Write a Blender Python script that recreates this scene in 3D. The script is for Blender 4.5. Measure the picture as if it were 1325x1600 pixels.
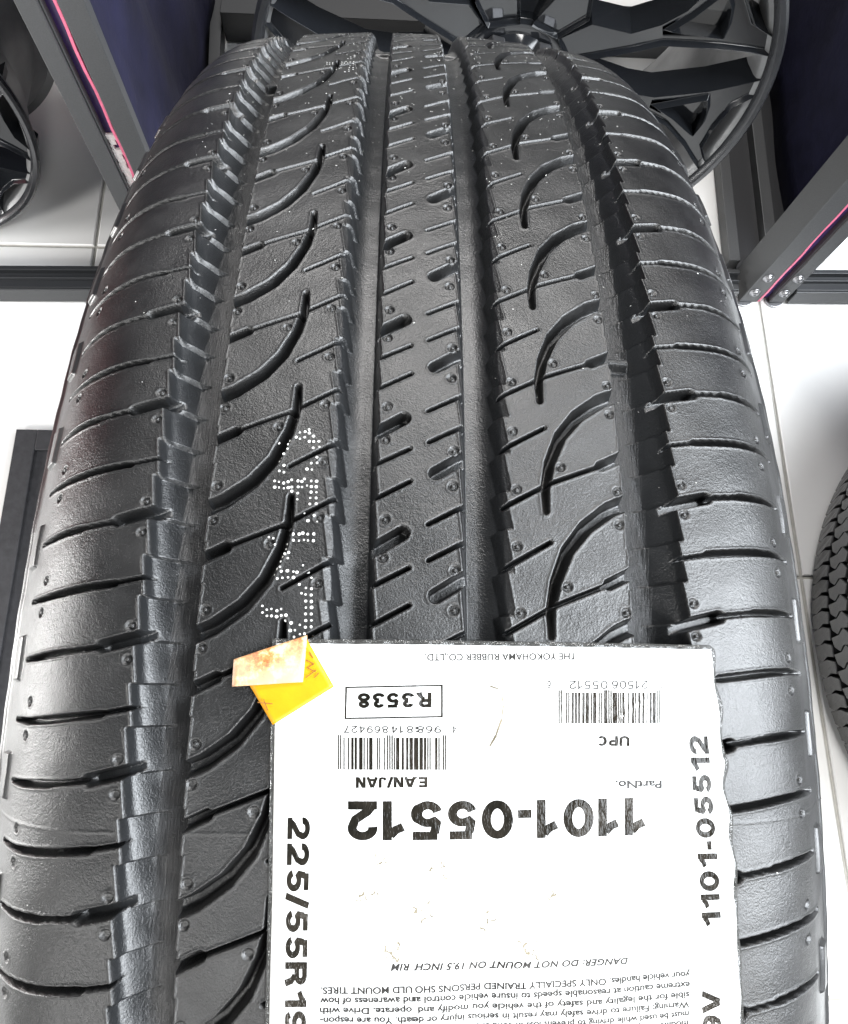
import bpy, bmesh, math, random
import numpy as np
from mathutils import Vector, Matrix

for o in list(bpy.data.objects):
    bpy.data.objects.remove(o)
scene = bpy.context.scene
COL = scene.collection
rng = random.Random(7)

# ------------------------------------------------------------------ camera
cam_data = bpy.data.cameras.new("camera")
cam_data.sensor_fit = 'HORIZONTAL'
cam_data.sensor_width = 36.0
cam_data.lens = 36.0 * 1200.0 / 1325.0
cam_data.clip_start = 0.01
cam_data.clip_end = 100.0
cam = bpy.data.objects.new("camera", cam_data)
COL.objects.link(cam)
cam.matrix_world = Matrix((
    (0.99908118, -0.01835289, -0.03872935, -0.00500634),
    (0.00624268, 0.95635142, -0.29215235, -0.03299485),
    (0.04240071, 0.29164214, 0.95558728, 0.87838096),
    (0, 0, 0, 1)))
scene.camera = cam

# ------------------------------------------------------------------ world, lamps, exposure
world = bpy.data.worlds.new("World")
scene.world = world
world.use_nodes = True
bg = world.node_tree.nodes['Background']
bg.inputs[0].default_value = (0.86, 0.93, 1.0, 1)
bg.inputs[1].default_value = 0.055

def area(name, loc, target, size, size_y, power, color=(1, 1, 1)):
    l = bpy.data.lights.new(name, 'AREA')
    l.shape = 'RECTANGLE'; l.size = size; l.size_y = size_y
    l.energy = power; l.color = color
    o = bpy.data.objects.new(name, l); COL.objects.link(o)
    o.location = loc
    o.rotation_euler = (Vector(target) - Vector(loc)).to_track_quat('-Z', 'Y').to_euler()
    return o
area("window_daylight_lamp", (1.75, -0.15, 2.2), (0, 0, 0.6), 1.7, 1.8, 122, (0.90, 0.95, 1.0))
area("side_window_lamp", (-2.2, 0.1, 0.55), (0, 0, 0.6), 0.6, 0.45, 26, (1.0, 0.99, 0.97))
area("fill_lamp_far", (0.2, 2.2, 2.8), (0, 0, 0.3), 1.4, 0.7, 50, (1.0, 0.98, 0.96))  # weak overhead fill, added to brighten label and floor; no known fixture
area("fill_lamp_behind", (0.9, -1.8, 2.3), (0.1, 0.3, 0.3), 0.7, 0.7, 30, (1.0, 0.99, 0.97))  # added behind the camera so the spoke edges catch highlights; no known fixture
area("fill_lamp_left", (-1.9, -2.0, 2.3), (-0.4, 0.3, 0.0), 0.7, 0.7, 32, (1.0, 0.99, 0.97))  # added fill that lifts the floor at the left; no known fixture
scene.view_settings.view_transform = 'Standard'
scene.view_settings.look = 'None'
scene.view_settings.exposure = 1.0
scene.view_settings.gamma = 1.0

# ------------------------------------------------------------------ helpers
def tag(o, label=None, cat=None, group=None, kind=None):
    if label: o['label'] = label
    if cat: o['category'] = cat
    if group: o['group'] = group
    if kind: o['kind'] = kind
    return o

def empty(name, loc=(0, 0, 0)):
    o = bpy.data.objects.new(name, None); COL.objects.link(o); o.location = loc
    o.empty_display_size = 0.02
    return o

def link_mesh(name, me, mat=None, parent=None, smooth=False):
    o = bpy.data.objects.new(name, me); COL.objects.link(o)
    if mat and not me.materials: me.materials.append(mat)
    if parent:
        o.parent = parent
        o.location = -Vector(parent.location) if parent.parent is None and parent.type == 'EMPTY' else (0, 0, 0)
    if smooth: me.shade_smooth()
    return o

def mesh_from(name, verts, faces):
    me = bpy.data.meshes.new(name)
    me.from_pydata([tuple(v) for v in verts], [], [tuple(f) for f in faces])
    me.update()
    return me

class MB:
    """collects simple shapes in world coordinates, becomes one mesh object"""
    def __init__(self): self.v = []; self.f = []
    def add(self, vs, fs):
        n = len(self.v); self.v += [tuple(v) for v in vs]; self.f += [tuple(i + n for i in f) for f in fs]
    def box(self, x0, x1, y0, y1, z0, z1):
        self.add([(x0, y0, z0), (x1, y0, z0), (x1, y1, z0), (x0, y1, z0), (x0, y0, z1), (x1, y0, z1), (x1, y1, z1), (x0, y1, z1)],
                 [(3, 2, 1, 0), (4, 5, 6, 7), (0, 1, 5, 4), (1, 2, 6, 5), (2, 3, 7, 6), (3, 0, 4, 7)])
    def hexa(self, b, t):
        self.add(list(b) + list(t), [(3, 2, 1, 0), (4, 5, 6, 7), (0, 1, 5, 4), (1, 2, 6, 5), (2, 3, 7, 6), (3, 0, 4, 7)])
    def rod(self, a, b, r, n=12, cap=True):
        a, b = Vector(a), Vector(b); d = (b - a).normalized()
        u = d.orthogonal().normalized(); w = d.cross(u)
        vs = []
        for p in (a, b):
            for i in range(n):
                t = 2 * math.pi * i / n
                vs.append(p + r * (math.cos(t) * u + math.sin(t) * w))
        fs = [(i, (i + 1) % n, n + (i + 1) % n, n + i) for i in range(n)]
        if cap: fs += [tuple(range(n - 1, -1, -1)), tuple(range(n, 2 * n))]
        self.add(vs, fs)
    def build(self, name, mat, parent=None, bevel=0, smooth=False, seg=2):
        me = mesh_from(name, self.v, self.f)
        bm = bmesh.new(); bm.from_mesh(me); bmesh.ops.recalc_face_normals(bm, faces=bm.faces); bm.to_mesh(me); bm.free()
        o = link_mesh(name, me, mat, parent, smooth)
        if bevel:
            m = o.modifiers.new("bevel", 'BEVEL'); m.width = bevel; m.segments = seg; m.limit_method = 'ANGLE'; m.angle_limit = 0.6
        return o

# ------------------------------------------------------------------ materials
def new_mat(name):
    m = bpy.data.materials.new(name); m.use_nodes = True
    nt = m.node_tree; return m, nt, nt.nodes['Principled BSDF']

def N(nt, typ, **kw):
    n = nt.nodes.new(typ)
    for k, v in kw.items(): setattr(n, k, v)
    return n

def noise(nt, scale, detail=6, rough=0.6, coord='Object', stretch=None):
    tc = N(nt, 'ShaderNodeTexCoord'); n = N(nt, 'ShaderNodeTexNoise')
    n.inputs['Scale'].default_value = scale; n.inputs['Detail'].default_value = detail; n.inputs['Roughness'].default_value = rough
    if stretch:
        mp = N(nt, 'ShaderNodeMapping'); mp.inputs['Scale'].default_value = stretch
        nt.links.new(tc.outputs[coord], mp.inputs[0]); nt.links.new(mp.outputs[0], n.inputs['Vector'])
    else:
        nt.links.new(tc.outputs[coord], n.inputs['Vector'])
    return n

def ramp(nt, src, stops):
    r = N(nt, 'ShaderNodeValToRGB'); e = r.color_ramp.elements
    e[0].position, e[0].color = stops[0][0], (*stops[0][1], 1)
    e[1].position, e[1].color = stops[-1][0], (*stops[-1][1], 1)
    for p, c in stops[1:-1]:
        k = e.new(p); k.color = (*c, 1)
    nt.links.new(src, r.inputs[0]); return r

def bump(nt, bsdf, height, strength, dist, prev=None):
    b = N(nt, 'ShaderNodeBump'); b.inputs['Strength'].default_value = strength; b.inputs['Distance'].default_value = dist
    nt.links.new(height, b.inputs['Height'])
    if prev: nt.links.new(prev.outputs[0], b.inputs['Normal'])
    nt.links.new(b.outputs[0], bsdf.inputs['Normal']); return b

def g3(v): return (v, v, v)

def rubber_material(name, base=0.0052, dust=True, bumpk=1.0):
    m, nt, b = new_mat(name)
    # faint scuffs and bloom: large cloudy patches of slightly greyer rubber
    n1 = noise(nt, 34, 9, 0.72)
    r1 = ramp(nt, n1.outputs[0], [(0.30, (base * 0.55, base * 0.56, base * 0.6)), (0.52, (base, base, base * 1.02)), (0.75, (base * 3.4, base * 3.4, base * 3.4))])
    col = r1.outputs[0]
    n3 = noise(nt, 2600, 3, 0.5)
    n4 = noise(nt, 800, 6, 0.75)
    if dust:
        # loose white specks of dust and moulding crumbs, in patches
        vor = N(nt, 'ShaderNodeTexVoronoi'); vor.inputs['Scale'].default_value = 330
        tc = N(nt, 'ShaderNodeTexCoord'); nt.links.new(tc.outputs['Object'], vor.inputs['Vector'])
        patch = noise(nt, 16, 3, 0.6)
        rp = ramp(nt, patch.outputs[0], [(0.50, g3(0.02)), (0.75, g3(0.09))])
        lt = N(nt, 'ShaderNodeMath', operation='LESS_THAN')
        nt.links.new(vor.outputs['Distance'], lt.inputs[0]); nt.links.new(rp.outputs[0], lt.inputs[1])
        # only some of the cells carry a speck
        wn = N(nt, 'ShaderNodeSeparateColor'); nt.links.new(vor.outputs['Color'], wn.inputs[0])
        gt = N(nt, 'ShaderNodeMath', operation='LESS_THAN'); gt.inputs[1].default_value = 0.16
        nt.links.new(wn.outputs[0], gt.inputs[0])
        mu = N(nt, 'ShaderNodeMath', operation='MULTIPLY'); nt.links.new(lt.outputs[0], mu.inputs[0]); nt.links.new(gt.outputs[0], mu.inputs[1])
        mx = N(nt, 'ShaderNodeMix', data_type='RGBA'); nt.links.new(mu.outputs[0], mx.inputs[0])
        nt.links.new(col, mx.inputs[6]); mx.inputs[7].default_value = (0.5, 0.5, 0.48, 1); col = mx.outputs[2]
    nt.links.new(col, b.inputs['Base Color'])
    n2 = noise(nt, 60, 6, 0.6)
    rr = ramp(nt, n2.outputs[0], [(0.3, g3(0.28)), (0.7, g3(0.43))])
    nt.links.new(rr.outputs[0], b.inputs['Roughness'])
    b.inputs['Specular IOR Level'].default_value = 0.68
    b1 = bump(nt, b, n3.outputs[0], 0.25 * bumpk, 0.0004)
    bump(nt, b, n4.outputs[0], 0.40 * bumpk, 0.0004, b1)
    return m

MAT = {}
MAT['rubber'] = rubber_material("tread_rubber")
# the moulded groove walls and floors are smoother and greyer than the grained running surface, with fine lines along them
def groove_finish(m):
    nt = m.node_tree; b = nt.nodes['Principled BSDF']
    ag = N(nt, 'ShaderNodeAttribute', attribute_name='groove'); ac = N(nt, 'ShaderNodeAttribute', attribute_name='across'); al = N(nt, 'ShaderNodeAttribute', attribute_name='along')
    cx_ = N(nt, 'ShaderNodeCombineXYZ'); nt.links.new(ac.outputs['Fac'], cx_.inputs[0])
    mu = N(nt, 'ShaderNodeMath', operation='MULTIPLY'); mu.inputs[1].default_value = .045; nt.links.new(al.outputs['Fac'], mu.inputs[0]); nt.links.new(mu.outputs[0], cx_.inputs[1])
    st = N(nt, 'ShaderNodeTexNoise'); st.inputs['Scale'].default_value = 3.2; st.inputs['Detail'].default_value = 4; st.inputs['Roughness'].default_value = .7
    nt.links.new(cx_.outputs[0], st.inputs['Vector'])
    ab = N(nt, 'ShaderNodeMath', operation='ABSOLUTE'); nt.links.new(ac.outputs['Fac'], ab.inputs[0])
    og = N(nt, 'ShaderNodeMath', operation='COMPARE'); og.inputs[1].default_value = 46.6; og.inputs[2].default_value = 3.3; nt.links.new(ab.outputs[0], og.inputs[0])
    om = N(nt, 'ShaderNodeMath', operation='MULTIPLY'); nt.links.new(og.outputs[0], om.inputs[0]); nt.links.new(ag.outputs['Fac'], om.inputs[1])
    # colour
    src = b.inputs['Base Color'].links[0].from_socket
    r = ramp(nt, st.outputs[0], [(.38, (.010, .0104, .011)), (.60, (.017, .0175, .0185)), (.70, (.085, .085, .085))])  # fine moulded lines; palest stop puts their highlights into the colour
    mx = N(nt, 'ShaderNodeMix', data_type='RGBA'); nt.links.new(om.outputs[0], mx.inputs[0]); nt.links.new(src, mx.inputs[6]); nt.links.new(r.outputs[0], mx.inputs[7])
    nt.links.new(mx.outputs[2], b.inputs['Base Color'])
    # roughness
    src = b.inputs['Roughness'].links[0].from_socket
    # the inner grooves keep a clean bluish black
    inm = N(nt, 'ShaderNodeMath', operation='SUBTRACT'); nt.links.new(ag.outputs['Fac'], inm.inputs[0]); nt.links.new(om.outputs[0], inm.inputs[1])
    mi = N(nt, 'ShaderNodeMix', data_type='RGBA'); nt.links.new(inm.outputs[0], mi.inputs[0]); nt.links.new(mx.outputs[2], mi.inputs[6]); mi.inputs[7].default_value = (.0105, .0112, .0122, 1)
    nt.links.new(mi.outputs[2], b.inputs['Base Color'])
    mr = N(nt, 'ShaderNodeMix', data_type='FLOAT'); nt.links.new(ag.outputs['Fac'], mr.inputs[0]); nt.links.new(src, mr.inputs[2]); mr.inputs[3].default_value = .29
    nt.links.new(mr.outputs[0], b.inputs['Roughness'])
    # striation relief only inside the grooves
    prev = b.inputs['Normal'].links[0].from_node
    hm = N(nt, 'ShaderNodeMath', operation='MULTIPLY'); nt.links.new(st.outputs[0], hm.inputs[0]); nt.links.new(om.outputs[0], hm.inputs[1])
    bump(nt, b, hm.outputs[0], .55, .0008, prev)
groove_finish(MAT['rubber'])
MAT['rubber_side'] = rubber_material("sidewall_rubber", 0.014, False, 0.4)
MAT['rubber_far'] = rubber_material("all_terrain_rubber", 0.022, False, 1.0)

def simple(name, col, rough, metal=0.0, spec=0.5, nscale=None, nk=0.15, bumps=None):
    m, nt, b = new_mat(name)
    b.inputs['Base Color'].default_value = (*col, 1); b.inputs['Roughness'].default_value = rough
    b.inputs['Metallic'].default_value = metal; b.inputs['Specular IOR Level'].default_value = spec
    if nscale:
        n = noise(nt, nscale, 5, 0.6)
        r = ramp(nt, n.outputs[0], [(0.3, tuple(c * (1 - nk) for c in col)), (0.7, tuple(min(1, c * (1 + nk)) for c in col))])
        nt.links.new(r.outputs[0], b.inputs['Base Color'])
        if bumps: bump(nt, b, n.outputs[0], bumps[0], bumps[1])
    return m
MAT['grey_metal'] = simple("grey_powder_coat", (0.054, 0.055, 0.057), 0.5, 0.2, 0.5, 900, 0.18, (0.3, 0.0003))
MAT['dark_metal'] = simple("dark_powder_coat", (0.018, 0.019, 0.021), 0.5, 0.1, 0.5, 700, 0.2, (0.2, 0.0003))
MAT['black'] = simple("black_plastic", (0.012, 0.012, 0.014), 0.45, 0, 0.5, 500, 0.2)
MAT['navy'] = simple("navy_fabric", (0.011, 0.0108, 0.031), 0.85, 0, 0.2, 14, 0.35, (0.5, 0.01))
MAT['pink'] = simple("pink_edge_strip", (0.62, 0.13, 0.22), 0.4, 0, 0.5, 200, 0.15)
MAT['purple'] = simple("purple_channel", (0.035, 0.02, 0.09), 0.35, 0, 0.5, 60, 0.4)
MAT['white_tape'] = simple("peeling_white_tape", (0.75, 0.74, 0.72), 0.6, 0, 0.3, 300, 0.1)
MAT['bolt'] = simple("bolt_head_steel", (0.25, 0.25, 0.26), 0.3, 0.9, 0.5, 900, 0.1)
MAT['wheel'] = simple("satin_black_wheel_paint", (0.010, 0.011, 0.013), 0.09, 0.0, 0.36, 8, 0.1)
MAT['lip'] = simple("polished_dark_lip", (.035, .036, .039), .22, .3, .5, 30, .2)
MAT['barrel'] = simple("wheel_barrel_paint", (0.20, 0.202, 0.205), 0.38, 0.4, 0.5, 30, 0.2)
MAT['mat'] = simple("black_board", (0.03, 0.03, 0.033), 0.6, 0, 0.4, 120, 0.25, (0.3, 0.0008))
MAT['dotpaint'] = simple("white_marking_paint", (0.62, 0.62, 0.60), 0.6, 0, 0.3, 900, 0.06)
MAT['yellow'] = simple("yellow_tag", (0.50, 0.225, 0.001), 0.45, 0, 0.4, 160, 0.10, (0.2, 0.0006))

TEXTS=[
('THE YOKOHAMA RUBBER CO.,LTD.',(30.42, 0.25421),(1.18, 0.25265),(30.37, 0.25068),(1.2, 0.24901),0,0),
('R3538',(2.46, 0.23319),(-11.07, 0.23253),(2.48, 0.22578),(-10.99, 0.22498),1,0),
('4',(7.09, 0.2166),(6.36, 0.21658),(7.09, 0.2131),(6.36, 0.21309),0,0),
('968814',(4.31, 0.21655),(-4.67, 0.21636),(4.32, 0.21305),(-4.64, 0.21287),0,0),
('869427',(-5.15, 0.21635),(-13.47, 0.21616),(-5.12, 0.21286),(-13.43, 0.21268),0,0),
('EAN/JAN',(1.83, 0.19169),(-10.95, 0.19131),(1.85, 0.18673),(-10.9, 0.18606),2,0),
('PartNo.',(46.4, 0.18951),(37.22, 0.18955),(46.33, 0.18567),(37.17, 0.18559),1,0),
('UPC',(40.31, 0.21204),(33.94, 0.21195),(40.22, 0.20696),(33.87, 0.20696),2,0),
('7',(48.0, 0.24055),(47.38, 0.24053),(47.9, 0.23634),(47.28, 0.23633),0,0),
('21506',(44.62, 0.24038),(37.32, 0.24014),(44.52, 0.23608),(37.24, 0.23588),0,0),
('05512',(36.51, 0.24012),(28.95, 0.23989),(36.43, 0.23576),(28.89, 0.23556),0,0),
('6',(25.34, 0.23968),(24.67, 0.23966),(25.3, 0.23573),(24.62, 0.23571),0,0),
('1101-05512',(43.23, 0.18131),(-12.42, 0.17972),(42.97, 0.16303),(-12.22, 0.16112),3,0),
('225/55R19',(-23.12, 0.17207),(-22.4, 0.07116),(-19.02, 0.1722),(-18.66, 0.07133),3,0),
('1101-05512',(56.99, 0.11733),(56.06, 0.21213),(53.39, 0.11719),(52.22, 0.21214),2,0),
('99V',(57.0, 0.054),(56.56, 0.0858),(53.3, 0.054),(53.1, 0.0860),2,0),
('DANGER: DO NOT MOUNT ON 19.5 INCH RIM',(38.86, 0.10467),(-3.97, 0.104),(38.84, 0.10162),(-3.94, 0.10072),2,1),
('your vehicle handles. ONLY SPECIALLY TRAINED PERSONS SHOULD MOUNT TIRES.',(50.85, 0.09624),(-16.25, 0.09282),(50.83, 0.09298),(-16.22, 0.0897),1,0),
('extreme caution at reasonable speeds to insure vehicle control and awareness of how',(50.77, 0.09129),(-16.32, 0.08806),(50.75, 0.08804),(-16.29, 0.0848),1,0),
('sible for the legality and safety of the vehicle you modify and operate. Drive with',(50.67, 0.08634),(-16.33, 0.0834),(50.66, 0.08324),(-16.3, 0.08034),1,0),
('Warning: Failure to drive safely may result in serious injury or death. You are respon-',(50.65, 0.08169),(-16.29, 0.07894),(50.63, 0.07859),(-16.26, 0.07588),1,0),
('must be used while driving to prevent loss of control or rollover during turns or maneuvers.',(50.53, 0.07706),(-16.3, 0.07439),(50.51, 0.07411),(-16.27, 0.07141),1,0),
('modified may handle differently and slide or roll more easily. Special care and attention',(50.42, 0.07257),(-16.26, 0.06992),(50.41, 0.06947),(-16.23, 0.06695),1,0),
]
DOTS=[(-24.9,0.3788),(-23.8,0.3793),(-23.0,0.3807),(-22.9,0.3785),(-25.6,0.3758),(-24.8,0.3748),(-23.8,0.3758),(-22.0,0.3765),(-22.8,0.3731),(-21.9,0.373),(-20.8,0.3732),(-21.9,0.369),(-20.6,0.3695),(-26.9,0.3742),(-27.1,0.3713),(-27.2,0.3682),(-28.5,0.3641),(-27.9,0.365),(-28.8,0.3614),(-27.7,0.3579),(-28.6,0.3545),(-27.6,0.3537),(-21.0,0.363),(-22.1,0.3593),(-20.9,0.3594),(-22.9,0.3556),(-21.9,0.3553),(-29.4,0.3484),(-28.5,0.3479),(-27.5,0.3471),(-26.6,0.3479),(-25.9,0.349),(-24.6,0.3484),(-23.8,0.3481),(-23.3,0.3496),(-21.9,0.3484),(-20.8,0.3483),(-29.3,0.3447),(-28.4,0.3445),(-27.4,0.344),(-26.5,0.3444),(-25.8,0.3447),(-24.5,0.3448),(-23.7,0.3447),(-22.7,0.3456),(-21.8,0.345),(-20.8,0.3449),(-25.7,0.3421),(-24.5,0.3411),(-21.8,0.3417),(-20.7,0.3416),(-24.5,0.3374),(-21.9,0.3382),(-20.7,0.3382),(-21.9,0.3346),(-20.6,0.3346),(-23.0,0.3299),(-21.8,0.331),(-20.9,0.3279),(-22.1,0.3249),(-20.3,0.3245),(-29.3,0.373),(-24.9,0.3172),(-23.7,0.3172),(-23.0,0.3178),(-22.0,0.3172),(-20.8,0.3173),(-24.8,0.3137),(-23.7,0.3135),(-22.7,0.3139),(-21.9,0.3136),(-20.8,0.3135),(-29.7,0.3153),(-28.8,0.3147),(-28.4,0.3111),(-26.1,0.3122),(-26.2,0.309),(-25.6,0.3068),(-25.7,0.3036),(-26.9,0.3051),(-26.3,0.3059),(-27.0,0.3017),(-27.9,0.2985),(-27.1,0.2986),(-28.4,0.2953),(-26.8,0.2962),(-25.6,0.2965),(-24.4,0.2961),(-23.7,0.2957),(-22.6,0.2996),(-27.5,0.2922),(-26.5,0.2926),(-25.4,0.2929),(-24.3,0.2928),(-23.4,0.2924),(-21.6,0.2962),(-20.5,0.2968),(-20.8,0.2928),(-23.1,0.2891),(-21.8,0.2872),(-20.7,0.2868),(-22.6,0.2843),(-21.8,0.2837),(-20.7,0.2834),(-21.7,0.2801),(-20.6,0.2799),(-21.6,0.2766),(-20.5,0.2767),(-21.6,0.2732),(-20.5,0.2732),(-21.5,0.2697),(-20.4,0.2698),(-21.5,0.2662),(-20.4,0.2664),(-22.5,0.2625),(-21.6,0.2627),(-20.4,0.2629),(-23.5,0.2646),(-24.4,0.2644),(-23.6,0.261),(-24.3,0.2684),(-25.4,0.2699),(-22.6,0.2674),(-29.2,0.2754),(-28.3,0.2758),(-27.2,0.2748),(-26.4,0.2758),(-29.1,0.2721),(-28.2,0.2721),(-27.2,0.2717),(-26.3,0.2723),(-25.4,0.2725),(-30.1,0.2774),(-30.0,0.2739)]
BOX= [(-13.4, 0.2357), (4.58, 0.23714), (4.6, 0.22082), (-13.37, 0.21946)]
EAN= [(5.28, 0.21085), (-14.48, 0.21044), (5.31, 0.19515), (-14.29, 0.1948)]
UPCB= [(46.97, 0.23431), (26.77, 0.2338), (46.61, 0.21838), (26.6, 0.21818)]

# ------------------------------------------------------------------ the tyre: profile and tread pattern
R = 0.365
PITCH = math.radians(73)          # the tread angle counts from the side turned to the photographer
TYRE_LOC = (0.0, 0.0, 0.0)
PHI_P = np.array([-14., -4, -3, -2, -1, 0, 1, 2, 3, 4, 5, 6, 7, 8, 64])
PHI_T = np.array([.133 - 10 * .067, .133, .2, .2689, .3394, .4096, .4804, .555, .6364, .7217, .811, .90, .985, 1.065, 1.065 + 56 * .07])
def phase(t): return np.interp(t, PHI_T, PHI_P)
def theta(p): return float(np.interp(p, PHI_P, PHI_T))
MM = 25.7                          # millimetres per pitch

def make_profile(kp, ds=0.0002, smax=0.26):
    s = np.arange(0, smax, ds); k = np.zeros_like(s); lo = 0
    for hi, kk in kp:
        k[(s >= lo) & (s < hi)] = kk; lo = hi
    ker = np.ones(31) / 31; k = np.convolve(np.pad(k, 15, 'edge'), ker, 'valid')
    a = np.cumsum(k) * ds
    return s, np.cumsum(np.cos(a)) * ds, np.cumsum(np.sin(a)) * ds, a
PROF_L = make_profile(((.055, 2), (.062, 9), (.082, 35), (.3, 10)))
PROF_R = make_profile(((.055, 2), (.066, 9), (.086, 35), (.3, 10)))

def surf(s, t, off):
    """s, off in metres, t angle; arrays -> x, y, z in world metres (tyre stands at the origin)"""
    s, t, off = np.broadcast_arrays(np.asarray(s, float), np.asarray(t, float), np.asarray(off, float))
    u = np.abs(s); sg = np.where(s < 0, -1.0, 1.0)
    def both(i): return np.where(s < 0, np.interp(u, PROF_L[0], PROF_L[i]), np.interp(u, PROF_R[0], PROF_R[i]))
    w, d, a = both(1), both(2), both(3)
    x = sg * (w + off * np.sin(a)); r = R - d + off * np.cos(a)
    b = PITCH + t
    return x, -r * np.cos(b), R + r * np.sin(b)

def P3(s_mm, t, off_mm):
    x, y, z = surf(s_mm / 1000.0, t, off_mm / 1000.0)
    return Vector((float(x), float(y), float(z)))

def sstep(x): x = np.clip(x, 0, 1); return x * x * (3 - 2 * x)

def saw(q, bounds):
    """0 at each boundary, rising to 1 as the phase falls to the next one"""
    q = np.mod(q, 1.0); bs = sorted(b % 1.0 for b in bounds); out = np.zeros_like(q)
    ext = [bs[-1] - 1] + bs + [bs[0] + 1]
    for lo, hi in zip(ext[:-1], ext[1:]):
        m = (q <= hi) & (q > lo); out[m] = (hi - q[m]) / (hi - lo)
    return out

# strokes of one pitch on the left half: [(s, phase)...] polylines in mm / pitches, half-width along the path, depth
STROKES = [
    # curved horn groove in the inner rib
    ([(-25.9, 0.00), (-25.9, -0.20), (-27.2, -0.43), (-29.9, -0.68), (-34.0, -0.88), (-39.4, -1.04), (-45.0, -1.14)],
     [0.72, 0.95, 1.18, 1.38, 1.55, 1.7, 1.8], 3.9, 0),
    # long fine sipe crossing the inner rib
    ([(-45.0, -0.56), (-42.3, -0.50), (-38.2, -0.42)], [1.15, 1.15, 1.15], 4.5, 0),
    ([(-38.2, -0.42), (-26.9, -0.24), (-17.0, -0.02)], [0.42, 0.42, 0.42], 5, 0),
    # short fine sipe from the inner groove
    ([(-17.0, -0.525), (-26.6, -0.745)], [0.45, 0.40], 4.5, 0),
    # centre rib: one notch and two sipes
    ([(-11.0, -0.47), (-8.3, -0.425), (-3.2, -0.30)], [1.5, 1.5, 1.5], 3.5, 0),
    ([(-11.0, -0.75), (-8.0, -0.705), (-1.7, -0.575)], [0.42, 0.42, 0.40], 5, 0),
    ([(-11.0, -1.05), (-7.9, -1.00), (-1.6, -0.865)], [0.42, 0.42, 0.40], 5, 0),
    # shoulder slot with an open notch at the groove
    ([(-51.5, -0.08), (-53.6, -0.115), (-61.2, -0.19)], [1.35, 1.35, 1.35], 4.0, 0),
    ([(-60.5, -0.19), (-70.0, -0.235)], [0.55, 0.55], 4.5, 0),
    ([(-69.5, -0.235), (-78.0, -0.262), (-85.0, -0.27)], [0.78, 0.78, 0.5], 3.6, 0),
    # shoulder slot that begins as a sipe
    ([(-51.3, -0.62), (-54.3, -0.655), (-60.5, -0.70)], [0.42, 0.42, 0.42], 4.5, 0),
    ([(-60.0, -0.70), (-72.0, -0.755), (-79.0, -0.775), (-86.5, -0.77)], [0.78, 0.80, 0.72, 0.5], 3.8, 0),
]

PIPS = [(-41.2, .09), (-41.4, .80), (-29.5, .61), (-19.9, .82), (-19.6, .30), (-6.7, .81), (-7.0, .50),
        (-55.7, .71), (-55.7, .97), (-79.5, .11), (-79.5, .38)]

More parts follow.
